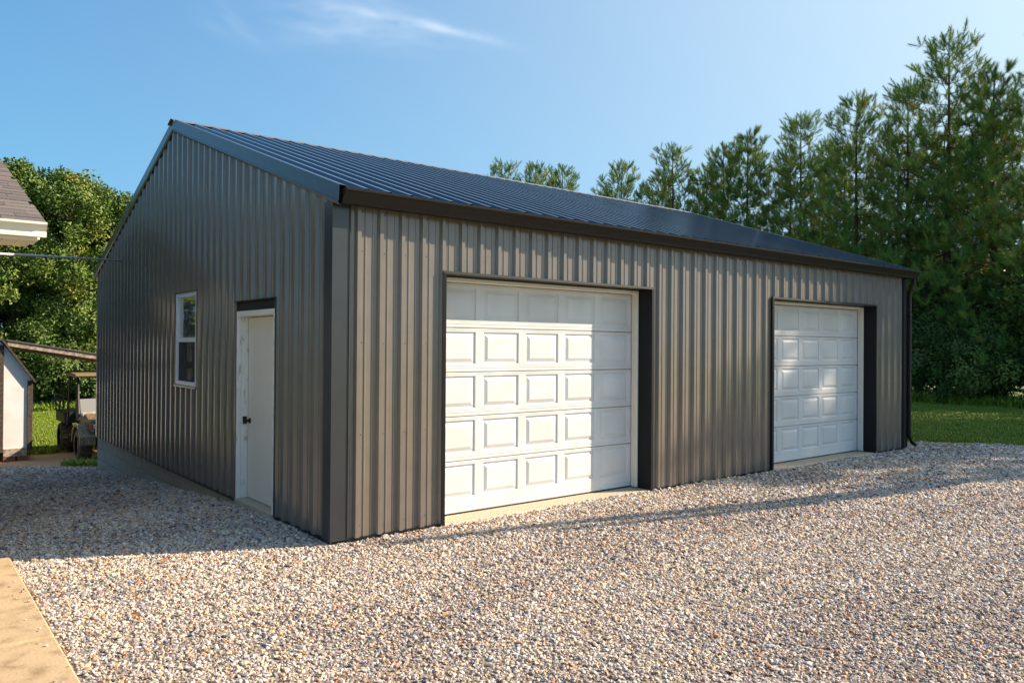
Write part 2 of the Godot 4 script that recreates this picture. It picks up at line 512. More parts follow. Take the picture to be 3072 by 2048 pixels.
func garage() -> void:
	var g := thing("metal_garage", "long dark ribbed metal garage with two white roll-up doors and gable end", "garage")
	var doors := [[1.165, 4.182, 0.0, 2.437], [6.812, 9.832, 0.0, 2.442]]
	var entry := [-2.366, -1.264, -0.03, 2.20]
	var win := [-4.717, -3.810, 1.185, 2.397]
	var screws := []      # [position, outward]

	# front wall, sheet by sheet
	var fw := holder("front_wall", g)
	var s := 0.0
	var edges := [0.0]
	var e := RIB_AT - RIB * 4.0 + 0.045
	while e < LEN - 0.3:
		if e > 0.3:
			edges.append(e)
		e += RIB * 4.0
	edges.append(LEN)
	for i in edges.size() - 1:
		var proud := 0.0012 * (i % 2)
		var hs := []
		for d in doors: hs.append([d[0], d[1], -1.0, d[3]])
		var mb := ribbed(edges[i], edges[i + 1], RIB_AT, 0.0, func(_s): return 3.02, hs, func(a, h, y): return Vector3(a, y, h + proud))
		part(fw, "siding_panel", mb, M.siding)
	var x := 0.23
	while x < LEN - 0.1:
		for y in [0.10, 0.92, 1.75, 2.58, 2.93]:
			var inside := false
			for d in doors:
				if x + 0.04 > d[0] - 0.05 and x + 0.04 < d[1] + 0.05 and y < 2.47: inside = true
			if not inside:
				screws.append([Vector3(x + 0.045, y + 0.004 * sin(x * 9.0), 0.002), Vector3.BACK])
		x += RIB

	# near gable wall: lower sheets and an upper course lapped over them
	var gw := holder("gable_wall", g)
	var mid := -WID * 0.5
	var under := func(z): return roof_y(z) - 0.03
	var seam := 2.792
	var zed := -WID
	var idx := 0
	while zed < -0.01:
		var z1 := minf(zed + RIB * 4.0, 0.0)
		if z1 > -0.2: z1 = 0.0
		var proud := 0.0012 * (idx % 2)
		var low_holes := [[entry[0], entry[1], -1.0, entry[3]], [win[0], win[1], win[2], win[3]]]
		part(gw, "siding_panel", ribbed(zed, z1, -0.115, 0.0, func(_z): return seam + 0.05, low_holes, func(a, h, y): return Vector3(-h - proud, y, a)), M.siding)
		part(gw, "siding_panel", ribbed(zed, z1, -0.115, seam, under, [], func(a, h, y): return Vector3(-h - 0.0035 - proud, y, a), mid), M.siding)
		idx += 1
		zed = z1
	var z := -0.16
	while z > -WID:
		for y in [0.08, 0.95, 1.9, 2.87, 3.7]:
			if y > roof_y(z) - 0.2: continue
			if y < 2.25 and z > entry[0] - 0.06 and z < entry[1] + 0.06: continue
			if y > 1.1 and y < 2.45 and z > win[0] - 0.05 and z < win[1] + 0.05: continue
			screws.append([Vector3(-0.005, y + 0.006 * sin(z * 7.0), z), Vector3.LEFT])
		z -= RIB

	# the two walls out of sight
	var bw := holder("back_wall", g)
	part(bw, "siding_panel", ribbed(-LEN, 0.0, 0.0, -0.3, func(_s): return 3.02, [], func(a, h, y): return Vector3(-a, y, -WID - h)), M.siding)
	var ew := holder("far_gable_wall", g)
	part(ew, "siding_panel", ribbed(0.0, WID, 0.1, 0.0, func(a): return roof_y(-a) - 0.03, [], func(a, h, y): return Vector3(LEN + h, y, -a), WID * 0.5), M.siding)

	# screw heads: thousands of small things, one part
	var sm := MB.new()
	sm.tube([Vector3(0, 0, 0), Vector3(0, 0.0015, 0)], [0.0065, 0.006], 8)
	sm.tube([Vector3(0, 0.0015, 0), Vector3(0, 0.006, 0)], [0.0042, 0.004], 6)
	var sbuf := PackedFloat32Array()
	for k in screws:
		var o: Vector3 = k[1]
		var bs := Basis(o.cross(Vector3.UP), o, Vector3.UP)
		var p: Vector3 = k[0]
		sbuf.append_array(PackedFloat32Array([bs.x.x, bs.y.x, bs.z.x, p.x, bs.x.y, bs.y.y, bs.z.y, p.y, bs.x.z, bs.y.z, bs.z.z, p.z]))
	multi(g, "screw_heads", sm.mesh(M.siding), sbuf, false)

	# roof
	var rf := holder("roof", g)
	var th := atan(PITCH)
	var up := Vector3(0, sin(th), -cos(th))
	var out := Vector3(0, cos(th), sin(th))
	var eave := Vector3(0, roof_y(0.17), 0.17)
	var run := (WID * 0.5 + 0.17) / cos(th)
	var xs := [-0.043]
	e = RIB_AT - RIB * 4.0 + 0.05
	while e < LEN - 0.2:
		if e > 0.3: xs.append(e)
		e += RIB * 4.0
	xs.append(LEN + 0.043)
	for i in xs.size() - 1:
		var proud := 0.0015 * (i % 2)
		part(rf, "roof_panel", ribbed(xs[i], xs[i + 1], RIB_AT - 0.01, 0.0, func(_s): return run, [], func(a, h, t): return eave + Vector3(a, 0, 0) + up * t + out * (h + proud)), M.roof)
	var up2 := Vector3(0, sin(th), cos(th))
	var out2 := Vector3(0, cos(th), -sin(th))
	var eave2 := Vector3(0, roof_y(0.17), -WID - 0.17)
	part(rf, "roof_panel", ribbed(-LEN - 0.03, 0.03, 0.0, 0.0, func(_s): return run, [], func(a, h, t): return eave2 + Vector3(-a, 0, 0) + up2 * t + out2 * h), M.roof)
	# ridge cap in three lengths, a folded sheet standing on the ribs
	var apex := Vector3(0, roof_y(mid + 0.0001) + 0.03, mid)
	for i in 3:
		var b := MB.new()
		var xa := -0.075 + i * 3.72
		var xb := minf(xa + 3.78, LEN + 0.06)
		var lift := Vector3(0, 0.002 * i, 0)
		for side in [-1.0, 1.0]:
			var dn := Vector3(0, -sin(th), side * cos(th))
			var nn := Vector3(0, cos(th), side * sin(th)) * 0.003
			var A := apex + lift + Vector3(xa, 0.004, 0)
			var B := apex + lift + Vector3(xb, 0.004, 0)
			var prof := [Vector3.ZERO, dn * 0.135, dn * 0.155 - Vector3(0, 0.012, 0)]
			for k in 2:
				if side > 0:
					b.quad(A + prof[k + 1] + nn, B + prof[k + 1] + nn, B + prof[k] + nn, A + prof[k] + nn)
				else:
					b.quad(B + prof[k + 1] + nn, A + prof[k + 1] + nn, A + prof[k] + nn, B + prof[k] + nn)
				b.quad(A + prof[k], B + prof[k], B + prof[k + 1], A + prof[k + 1])
			b.quad(A + nn, A, A + prof[1], A + prof[1] + nn)
			b.quad(B + nn, B, B + prof[1], B + prof[1] + nn)
		part(rf, "ridge_cap", b, M.siding)
	# rake trim: a folded band down each gable edge
	for end in 2:
		var X := -0.045 if end == 0 else LEN + 0.045
		var o := -1.0 if end == 0 else 1.0
		for side in 2:
			var cuts := [0.0, 0.47, 1.0]
			for k in 2:
				var za: float = lerpf(mid, 0.185 if side == 0 else -WID - 0.185, cuts[k])
				var zb: float = lerpf(mid, 0.185 if side == 0 else -WID - 0.185, cuts[k + 1])
				var b := MB.new()
				var px := X + o * 0.0025 * k
				var ya := roof_y(za)
				var yb := roof_y(zb)
				var prof := [[-o * 0.06, 0.036], [0.0, 0.038], [0.004 * o, -0.100], [0.012 * o, -0.108], [0.012 * o, -0.118], [-o * 0.004, -0.140], [-o * 0.03, -0.142]]
				for i in prof.size() - 1:
					var a1 := Vector3(px + prof[i][0], ya + prof[i][1], za)
					var b1 := Vector3(px + prof[i][0], yb + prof[i][1], zb)
					var a2 := Vector3(px + prof[i + 1][0], ya + prof[i + 1][1], za)
					var b2 := Vector3(px + prof[i + 1][0], yb + prof[i + 1][1], zb)
					if (side == 0) == (end == 0):
						b.quad(a1, a2, b2, b1)
					else:
						b.quad(a1, b1, b2, a2)
				part(rf, "rake_trim", b, M.trim)
	# eave: fascia and soffit strip behind the gutter
	boxpart(rf, "fascia_board", Vector3(0.0, 2.965, 0.075), Vector3(LEN, 3.09, 0.098), M.black)
	boxpart(rf, "soffit_strip", Vector3(0.0, 2.985, 0.024), Vector3(LEN, 2.998, 0.074), M.black, 0.0)
	boxpart(rf, "fascia_board", Vector3(0.0, 2.965, -WID - 0.098), Vector3(LEN, 3.09, -WID - 0.075), M.black)

	# gutter
	var gut := holder("gutter", g)
	var gb := MB.new()
	var gp := [[0.101, 3.088], [0.101, 2.972], [0.160, 2.962], [0.170, 2.972], [0.180, 2.994], [0.234, 3.058], [0.257, 3.066], [0.262, 3.084], [0.248, 3.088]]
	var x0 := -0.01
	var x1 := LEN + 0.06
	for i in gp.size() - 1:
		var a := Vector3(0, gp[i][1], gp[i][0])
		var b2 := Vector3(0, gp[i + 1][1], gp[i + 1][0])
		gb.quad(a + Vector3(x0, 0, 0), b2 + Vector3(x0, 0, 0), b2 + Vector3(x1, 0, 0), a + Vector3(x1, 0, 0))
	part(gut, "trough", gb, M.gutter)
	for xe in [x0, x1]:
		var cb := MB.new()
		var poly := PackedVector2Array()
		for q in gp: poly.append(Vector2(q[0], q[1]))
		cb.prism(poly, Transform3D(Basis(Vector3(0, 0, 1), Vector3(0, 1, 0), Vector3(-1, 0, 0)), Vector3(xe + 0.001, 0, 0)), 0.003)
		part(gut, "end_cap", cb, M.gutter)
	var hx := 0.5
	while hx < LEN:
		boxpart(gut, "hanger", Vector3(hx, 3.079, 0.10), Vector3(hx + 0.02, 3.084, 0.228), M.gutter, 0.0)
		hx += 0.9

	# downspout at the far corner
	var ds := holder("downspout", g)
	var pb := MB.new()
	var ring := func(c: Vector3, fx: Vector3, fz: Vector3) -> Array:
		var r := []
		for k in 16:
			var t := TAU * k / 16.0
			var sq := Vector2(signf(cos(t)) * pow(absf(cos(t)), 0.5) * 0.038, signf(sin(t)) * pow(absf(sin(t)), 0.5) * 0.030)
			if k % 2 == 1: sq *= 0.93
			r.append(c + fx * sq.x + fz * sq.y)
		return r
	var path := [[Vector3(LEN + 0.02, 2.97, 0.145), Vector3(1, 0, 0), Vector3(0, 0, 1)], [Vector3(LEN + 0.02, 2.88, 0.13), Vector3(1, 0, 0), Vector3(0, 0.4, 0.9)], [Vector3(LEN + 0.045, 2.74, 0.065), Vector3(1, 0, 0), Vector3(0, 0.2, 0.95)], [Vector3(LEN + 0.05, 2.66, 0.052), Vector3(1, 0, 0), Vector3(0, 0, 1)], [Vector3(LEN + 0.05, 0.22, 0.052), Vector3(1, 0, 0), Vector3(0, 0, 1)]]
	var loft := func(b: MB, list: Array) -> void:
		var prev := []
		for q in list:
			var rr: Array = ring.call(q[0], q[1], q[2])
			if prev:
				for k in 16:
					var m := (k + 1) % 16
					b.quad(prev[k], rr[k], rr[m], prev[m])
			prev = rr
	loft.call(pb, path)
	part(ds, "pipe", pb, M.black)
	var eb := MB.new()
	var elbow := []
	for k in 7:
		var t := k / 6.0
		var a := t * 1.0
		var wob := 0.94 if k % 2 == 1 else 1.06
		elbow.append([Vector3(LEN + 0.05 + 0.16 * (1.0 - cos(a)), 0.23 - 0.16 * sin(a) - 0.02 * t, 0.052 + 0.02 * t), Vector3(cos(a), -sin(a), 0).rotated(Vector3.FORWARD, 0.0) * wob, Vector3(0, 0, 1) * wob])
	elbow.append([elbow[-1][0] + Vector3(0.10, -0.045, 0.01), elbow[-1][1], elbow[-1][2]])
	loft.call(eb, elbow)
	part(ds, "elbow", eb, M.black)
	for y in [0.9, 2.3]:
		boxpart(ds, "strap", Vector3(LEN + 0.008, y, 0.004), Vector3(LEN + 0.092, y + 0.03, 0.088), M.black, 0.002)

	# corner trims
	var cb1 := MB.new()
	var cprof := [Vector2(-0.038, -0.125), Vector2(-0.038, 0.038), Vector2(0.122, 0.038), Vector2(0.125, 0.046), Vector2(0.130, 0.038), Vector2(0.160, 0.003)]
	for i in cprof.size() - 1:
		var a: Vector2 = cprof[i]
		var b: Vector2 = cprof[i + 1]
		cb1.quad(Vector3(a.x, 0.0, a.y), Vector3(b.x, 0.0, b.y), Vector3(b.x, 3.0, b.y), Vector3(a.x, 3.0, a.y))
	part(g, "corner_trim", cb1, M.trim)
	var cb2 := MB.new()
	var dprof := [Vector2(LEN - 0.135, 0.003), Vector2(LEN - 0.120, 0.038), Vector2(LEN + 0.030, 0.038), Vector2(LEN + 0.030, -0.12)]
	for i in dprof.size() - 1:
		var a: Vector2 = dprof[i]
		var b: Vector2 = dprof[i + 1]
		cb2.quad(Vector3(a.x, 0.0, a.y), Vector3(b.x, 0.0, b.y), Vector3(b.x, 3.0, b.y), Vector3(a.x, 3.0, a.y))
	part(g, "corner_trim", cb2, M.black)
	boxpart(g, "corner_trim", Vector3(-0.028, -0.01, -WID - 0.03), Vector3(-0.002, 3.05, -WID + 0.045), M.siding, 0.004)
	# base trims
	var bx := [[0.02, 1.13], [4.22, 6.78], [9.87, LEN]]
	for q in bx:
		boxpart(g, "base_trim", Vector3(q[0], -0.018, -0.02), Vector3(q[1], -0.001, 0.024), M.black, 0.0)
	for q in [[-WID, entry[0] - 0.03], [entry[1] + 0.03, -0.02]]:
		boxpart(g, "base_trim", Vector3(-0.032, -0.020, q[0]), Vector3(0.02, -0.001, q[1]), M.black, 0.002)

	for i in doors.size():
		garage_door(g, doors[i], i)
	entry_door(g, entry)
	window(g, win)

	# foundation: block courses under the gable, slab under the front
	var fd := holder("foundation", g)
	boxpart(fd, "footing", Vector3(0.022, -1.3, -WID), Vector3(0.19, -0.021, -0.05), M.mortar, 0.0)
	for row in 5:
		var y1 := -0.022 - row * 0.2
		var zz := -WID + (0.0 if row % 2 == 0 else -0.2)
		while zz < -0.3:
			var za := maxf(zz + 0.007, -WID - 0.012)
			var zb := minf(zz + 0.4 - 0.005, -0.1)
			if gy(-0.1, zb) < y1 and za < zb - 0.02:
				var off := rng.randf_range(0.0, 0.005)
				boxpart(fd, "concrete_block", Vector3(0.004 - off, y1 - 0.19, za), Vector3(0.05, y1, zb), M.block, 0.009)
			zz += 0.4
	boxpart(fd, "slab_edge", Vector3(0.2, -0.4, -WID + 0.1), Vector3(LEN - 0.02, -0.019, -0.022), M.mortar, 0.01)
	boxpart(fd, "floor_slab", Vector3(0.2, -0.018, -WID + 0.1), Vector3(LEN - 0.05, -0.006, -0.345), M.mortar, 0.0)
	# plain lining so that the room behind the window is a closed, unlit room
	boxpart(g, "wall_lining", Vector3(5.2, -0.004, -WID + 0.15), Vector3(5.3, 2.9, -0.3), M.room, 0.0)
	boxpart(g, "ceiling_lining", Vector3(0.2, 2.9, -WID + 0.15), Vector3(LEN - 0.1, 2.94, -0.3), M.room, 0.0)

func garage_door(g: Node3D, d: Array, which: int) -> void:
	var D := holder("garage_door", g)
	D.set_meta("label", ["white raised-panel roll-up door nearer the entry door", "white raised-panel roll-up door nearer the downspout"][which])
	var xl: float = d[0]
	var xr: float = d[1]
	var top: float = d[3]
	# black jamb returns and lips
	var zin := -0.172
	for sgn in [1.0, -1.0]:
		var xe := xl if sgn > 0 else xr
		var b := MB.new()
		var lipx: float = xe - sgn * 0.038
		var prof := [Vector2(lipx, 0.004), Vector2(lipx, 0.040), Vector2(xe + sgn * 0.002, 0.044), Vector2(xe + sgn * 0.002, zin)]
		for i in prof.size() - 1:
			var p: Vector2 = prof[i]
			var q: Vector2 = prof[i + 1]
			if sgn > 0:
				b.quad(Vector3(p.x, -0.01, p.y), Vector3(q.x, -0.01, q.y), Vector3(q.x, top - 0.002, q.y), Vector3(p.x, top - 0.002, p.y))
			else:
				b.quad(Vector3(q.x, -0.01, q.y), Vector3(p.x, -0.01, p.y), Vector3(p.x, top - 0.002, p.y), Vector3(q.x, top - 0.002, q.y))
		part(D, "jamb_trim", b, M.black)
	var hb := MB.new()
	var hp := [Vector2(0.003, top + 0.026), Vector2(0.042, top + 0.022), Vector2(0.045, top - 0.004), Vector2(zin, top - 0.004)]
	for i in hp.size() - 1:
		var p: Vector2 = hp[i]
		var q: Vector2 = hp[i + 1]
		hb.quad(Vector3(xl - 0.032, p.y, p.x), Vector3(xl - 0.032, q.y, q.x), Vector3(xr + 0.032, q.y, q.x), Vector3(xr + 0.032, p.y, p.x))
	part(D, "head_trim", hb, M.black)
	# white stop mouldings
	boxpart(D, "stop_moulding", Vector3(xl + 0.004, 0.0, -0.262), Vector3(xl + 0.034, top - 0.012, zin + 0.004), M.stop, 0.006)
	boxpart(D, "stop_moulding", Vector3(xr - 0.034, 0.0, -0.262), Vector3(xr - 0.004, top - 0.012, zin + 0.004), M.stop, 0.006)
	boxpart(D, "stop_moulding", Vector3(xl + 0.036, top - 0.055, -0.262), Vector3(xr - 0.036, top - 0.012, zin + 0.004), M.stop, 0.006)
	# concrete sill, worn round at the end
	boxpart(D, "concrete_sill", Vector3(xl - 0.02, -0.25, -0.34), Vector3(xr + 0.03, -0.009, 0.035), M.sill, 0.02)
	# sections
	var zf := -0.270
	var x0 := xl + 0.03
	var x1 := xr - 0.012
	var w := x1 - x0
	var cols := []
	for k in 5:
		var c := x0 + w * (0.1 + 0.2 * k) * 0.985 + w * 0.0075
		cols.append([c - 0.248, c + 0.248])
	var ys := [0.002, 0.535, 0.995, 1.455, 1.915, 2.385]
	for r in 5:
		var ya: float = ys[r] + 0.0025
		var yb: float = ys[r + 1] - 0.0025
		var pa: float = 0.152 + 0.460 * r
		var pb := pa + 0.350
		var b := MB.new()
		var strip := func(lo: float, hi: float, zlo: float, zhi: float) -> void:
			b.quad(Vector3(x0, lo, zlo), Vector3(x1, lo, zlo), Vector3(x1, hi, zhi), Vector3(x0, hi, zhi))
		# small beads above and below the row of panels
		var low := [[ya, zf - 0.010], [ya + 0.004, zf - 0.002], [ya + 0.012, zf], [ya + 0.030, zf], [ya + 0.033, zf - 0.004], [ya + 0.037, zf - 0.004], [ya + 0.040, zf], [ya + 0.056, zf], [ya + 0.059, zf - 0.003], [ya + 0.063, zf]]
		for i in low.size() - 1: strip.call(low[i][0], low[i + 1][0], low[i][1], low[i + 1][1])
		strip.call(ya + 0.063, pa, zf, zf)
		var hi := [[yb - 0.028, zf], [yb - 0.025, zf - 0.004], [yb - 0.021, zf - 0.004], [yb - 0.018, zf], [yb - 0.006, zf], [yb, zf - 0.010]]
		strip.call(pb, yb - 0.028, zf, zf)
		for i in hi.size() - 1: strip.call(hi[i][0], hi[i + 1][0], hi[i][1], hi[i + 1][1])
		var px := x0
		for c in cols:
			b.quad(Vector3(px, pa, zf), Vector3(c[0], pa, zf), Vector3(c[0], pb, zf), Vector3(px, pb, zf))
			px = c[1]
		b.quad(Vector3(px, pa, zf), Vector3(x1, pa, zf), Vector3(x1, pb, zf), Vector3(px, pb, zf))
		b.quad(Vector3(x0, ya, zf - 0.01), Vector3(x0, ya, zf - 0.04), Vector3(x1, ya, zf - 0.04), Vector3(x1, ya, zf - 0.01))
		b.quad(Vector3(x0, yb, zf - 0.01), Vector3(x1, yb, zf - 0.01), Vector3(x1, yb, zf - 0.04), Vector3(x0, yb, zf - 0.04))
		part(D, "door_section", b, M.door)
		for c in cols:
			var q := MB.new()
			var rings := [[0.0, 0.0], [0.008, -0.0015], [0.014, -0.012], [0.022, -0.013], [0.030, -0.012], [0.062, -0.001], [0.068, 0.0]]
			for i in rings.size() - 1:
				var o0: float = rings[i][0]
				var o1: float = rings[i + 1][0]
				var h0: float = zf + rings[i][1]
				var h1: float = zf + rings[i + 1][1]
				var A := [Vector3(c[0] + o0, pa + o0, h0), Vector3(c[1] - o0, pa + o0, h0), Vector3(c[1] - o0, pb - o0, h0), Vector3(c[0] + o0, pb - o0, h0)]
				var B := [Vector3(c[0] + o1, pa + o1, h1), Vector3(c[1] - o1, pa + o1, h1), Vector3(c[1] - o1, pb - o1, h1), Vector3(c[0] + o1, pb - o1, h1)]
				for k in 4:
					q.quad(A[k], A[(k + 1) % 4], B[(k + 1) % 4], B[k])
			var o := 0.068
			q.quad(Vector3(c[0] + o, pa + o, zf), Vector3(c[1] - o, pa + o, zf), Vector3(c[1] - o, pb - o, zf), Vector3(c[0] + o, pb - o, zf))
			part(D, "raised_panel", q, M.door)
	boxpart(D, "bottom_seal", Vector3(x0, -0.008, -0.30), Vector3(x1, 0.004, -0.274), M.black, 0.002)

func entry_door(g: Node3D, e: Array) -> void:
	var D := holder("entry_door", g)
	var z0: float = e[0]
	var z1: float = e[1]
	var top := 2.096
	boxpart(D, "header_board", Vector3(-0.020, top + 0.002, z0 + 0.004), Vector3(0.03, e[3] - 0.012, z1 - 0.004), M.black, 0.004)
	boxpart(D, "drip_cap", Vector3(-0.045, e[3] - 0.010, z0 - 0.03), Vector3(0.02, e[3] + 0.010, z1 + 0.03), M.black, 0.003)
	boxpart(D, "side_trim", Vector3(-0.034, -0.01, z1 + 0.001), Vector3(0.02, e[3] - 0.012, z1 + 0.030), M.trim, 0.003)
	boxpart(D, "side_trim", Vector3(-0.030, -0.01, z0 - 0.026), Vector3(0.02, e[3] - 0.012, z0 - 0.001), M.trim, 0.003)
	boxpart(D, "casing", Vector3(-0.028, -0.01, z0), Vector3(0.012, top, z0 + 0.050), M.peeling, 0.005)
	boxpart(D, "casing", Vector3(-0.028, -0.01, z1 - 0.050), Vector3(0.012, top, z1), M.peeling, 0.005)
	boxpart(D, "casing", Vector3(-0.027, top - 0.060, z0 + 0.051), Vector3(0.012, top, z1 - 0.051), M.stop, 0.005)
	boxpart(D, "jamb", Vector3(0.013, 0.02, z0 + 0.020), Vector3(0.16, top - 0.02, z0 + 0.056), M.peeling, 0.003)
	boxpart(D, "jamb", Vector3(0.013, 0.02, z1 - 0.056), Vector3(0.16, top - 0.02, z1 - 0.020), M.peeling, 0.003)
	boxpart(D, "jamb", Vector3(0.013, top - 0.062, z0 + 0.057), Vector3(0.16, top - 0.026, z1 - 0.057), M.stop, 0.003)
	boxpart(D, "threshold", Vector3(-0.040, -0.055, z0 + 0.01), Vector3(0.16, 0.018, z1 - 0.01), M.sill, 0.006)
	boxpart(D, "slab", Vector3(0.085, 0.026, z0 + 0.066), Vector3(0.128, top - 0.068, z1 - 0.060), M.entry, 0.004)
	boxpart(D, "weatherstrip", Vector3(0.088, 0.026, z0 + 0.0565), Vector3(0.10, top - 0.068, z0 + 0.0655), M.black, 0.0)
	var kb := MB.new()
	var kz := z0 + 0.066 + 0.062
	var c := Vector3(0.085, 0.882, kz)
	kb.tube([c, c + Vector3(-0.008, 0, 0), c + Vector3(-0.012, 0, 0), c + Vector3(-0.03, 0, 0), c + Vector3(-0.036, 0, 0), c + Vector3(-0.048, 0, 0), c + Vector3(-0.060, 0, 0), c + Vector3(-0.066, 0, 0)], [0.032, 0.031, 0.014, 0.012, 0.022, 0.028, 0.024, 0.010], 16)
	part(D, "knob", kb, M.knob)
	boxpart(D, "dark_jamb_plate", Vector3(0.03, 0.84, z0 + 0.0562), Vector3(0.075, 0.925, z0 + 0.0585), M.knob, 0.001)  # small dark plate on the jamb beside the knob

func window(g: Node3D, w: Array) -> void:
	var W := holder("window", g)
	var z0: float = w[0]
	var z1: float = w[1]
	var y0: float = w[2]
	var y1: float = w[3]
	var t := 0.052
	boxpart(W, "head_flashing", Vector3(-0.042, y1 + 0.001, z0 - 0.025), Vector3(0.02, y1 + 0.02, z1 + 0.025), M.trim, 0.003)
	boxpart(W, "sill_flashing", Vector3(-0.046, y0 - 0.03, z0 - 0.025), Vector3(0.02, y0 - 0.001, z1 + 0.03), M.trim, 0.003)
	boxpart(W, "side_flashing", Vector3(-0.036, y0, z1 + 0.001), Vector3(0.02, y1, z1 + 0.026), M.trim, 0.003)
	boxpart(W, "side_flashing", Vector3(-0.034, y0, z0 - 0.026), Vector3(0.02, y1, z0 - 0.001), M.trim, 0.003)
	boxpart(W, "frame", Vector3(-0.030, y0, z0), Vector3(0.06, y1, z0 + t), M.vinyl, 0.005)
	boxpart(W, "frame", Vector3(-0.030, y0, z1 - t), Vector3(0.06, y1, z1), M.vinyl, 0.005)
	boxpart(W, "frame", Vector3(-0.029, y1 - t, z0 + t + 0.001), Vector3(0.06, y1, z1 - t - 0.001), M.vinyl, 0.005)
	boxpart(W, "frame", Vector3(-0.029, y0, z0 + t + 0.001), Vector3(0.06, y0 + t, z1 - t - 0.001), M.vinyl, 0.005)
	var ym := (y0 + y1) * 0.5 - 0.01
	boxpart(W, "meeting_rail", Vector3(-0.018, ym - 0.028, z0 + t + 0.001), Vector3(0.055, ym + 0.028, z1 - t - 0.001), M.vinyl, 0.005)
	boxpart(W, "pane", Vector3(0.010, ym + 0.0285, z0 + t + 0.0015), Vector3(0.014, y1 - t - 0.0005, z1 - t - 0.0015), M.glass, 0.0)
	boxpart(W, "pane", Vector3(0.040, y0 + t + 0.0005, z0 + t + 0.0015), Vector3(0.044, ym - 0.0285, z1 - t - 0.0015), M.glass, 0.0)
	boxpart(W, "insect_screen", Vector3(0.0, y0 + t + 0.0005, z0 + t + 0.0015), Vector3(0.0015, ym - 0.0285, z1 - t - 0.0015), M.mesh_screen, 0.0)

# ---------------------------------------------------------------- neighbours
func house() -> void:
	var h := thing("house", "house corner with brown asphalt shingles, white gutter and soffit beside the walkway", "house")
	var xr := -2.13
	var ez := -0.62
	var ey := 2.665
	var slope := 0.338
	var th := atan(slope)
	var up := Vector3(0, sin(th), -cos(th))
	var out := Vector3(0, cos(th), sin(th))
	var depth := 4.3
	var run := depth / cos(th)
	boxpart(h, "wall", Vector3(-9.0, -0.6, -8.6), Vector3(-2.62, 2.50, -1.12), M.clapboard, 0.01)
	# roof deck with both slopes
	var rb := MB.new()
	var poly := PackedVector2Array([Vector2(0, ey - 0.03), Vector2(0, ey - 0.045), Vector2(-depth, ey + depth * slope - 0.05), Vector2(-2 * depth, ey - 0.045), Vector2(-2 * depth, ey - 0.03), Vector2(-depth, ey + depth * slope - 0.015)])
	poly.reverse()
	rb.prism(poly, Transform3D(Basis(Vector3(0, 0, 1), Vector3(0, 1, 0), Vector3(-1, 0, 0)), Vector3(xr - 0.006, 0, ez)), 7.0)
	var roof := holder("roof", h)
	part(roof, "deck", rb, M.shingle3)
	# shingles, each one a tab with its own thickness
	var variants := []
	for k in 12:
		var b := MB.new()
		var w := 0.30 + 0.035 * (k % 3)
		var thick: float = 0.0045 + 0.0015 * (k % 2)
		b.box(Vector3(-w + 0.005, 0, -0.165), Vector3(0, thick, 0), 0.001)
		variants.append([b.mesh(M["shingle%d" % (k % 4)]), w])
	var rows := int(run / 0.142)
	for r in rows:
		var x := xr + 0.03 + 0.11 * (r % 3) + rng.randf() * 0.03
		var stop := -4.4
		var t := 0.142 * r
		var first := true
		while x > stop:
			var q: Array = variants[rng.randi() % variants.size()]
			var left: float = x - q[1]
			var start := minf(x, xr + 0.006)
			if start - left > 0.04:
				var o := piece(roof, "shingle", q[0])
				var sc: float = (start - left) / q[1]
				o.transform = Transform3D(Basis(Vector3(sc, 0, 0), out * (1.0 + 0.0 * t), -up), Vector3(start, ey - 0.015, ez + 0.03) + up * t + out * 0.006)
				o.rotate_object_local(Vector3.RIGHT, -0.030)
			x = left
	# eave: gutter, fascia, soffit
	var gb := MB.new()
	var gp := [Vector2(0.0, 0.0), Vector2(0.0, -0.105), Vector2(0.078, -0.108), Vector2(0.080, -0.085), Vector2(0.076, -0.066), Vector2(0.108, -0.022), Vector2(0.122, -0.016), Vector2(0.124, 0.0), Vector2(0.112, 0.003)]
	var gut := holder("gutter", h)
	for i in gp.size() - 1:
		var a := Vector3(0, ey - 0.02 + gp[i].y, ez + gp[i].x)
		var b := Vector3(0, ey - 0.02 + gp[i + 1].y, ez + gp[i + 1].x)
		gb.quad(a + Vector3(-9.2, 0, 0), b + Vector3(-9.2, 0, 0), b + Vector3(xr, 0, 0), a + Vector3(xr, 0, 0))
	part(gut, "trough", gb, M.white_trim)
	var cb := MB.new()
	cb.prism(PackedVector2Array(gp), Transform3D(Basis(Vector3(0, 0, 1), Vector3(0, 1, 0), Vector3(-1, 0, 0)), Vector3(xr + 0.002, ey - 0.02, ez)), 0.004)
	part(gut, "end_cap", cb, M.white_trim)
	boxpart(h, "fascia_board", Vector3(-9.1, ey - 0.15, ez - 0.025), Vector3(xr - 0.05, ey - 0.035, ez - 0.002), M.white_trim, 0.003)
	var x := xr - 0.06
	while x > -4.6:
		boxpart(h, "soffit_panel", Vector3(x - 0.098, ey - 0.150, ez - 0.50), Vector3(x, ey - 0.138, ez - 0.027), M.soffit, 0.004)
		x -= 0.104
	boxpart(h, "rake_board", Vector3(xr - 0.05, ey - 0.14, ez - 0.40), Vector3(xr - 0.03, ey - 0.05, ez - 0.026), M.white_trim, 0.003)

	var p := thing("overhead_pipe", "thin grey metal pipe running from the house to the gable wall", "pipe")
	var pb := MB.new()
	pb.tube([Vector3(-2.61, 2.50, -1.73), Vector3(-2.23, 2.587, -2.62), Vector3(-1.1, 2.86, -5.33), Vector3(-0.006, 3.12, -8.0)], [0.0135, 0.0135, 0.0135, 0.0135], 10)
	part(p, "tube", pb, M.pipe)
	var fb := MB.new()
	fb.tube([Vector3(-2.62, 2.498, -1.715), Vector3(-2.605, 2.501, -1.74)], [0.04, 0.04], 12)
	part(p, "flange", fb, M.pipe)

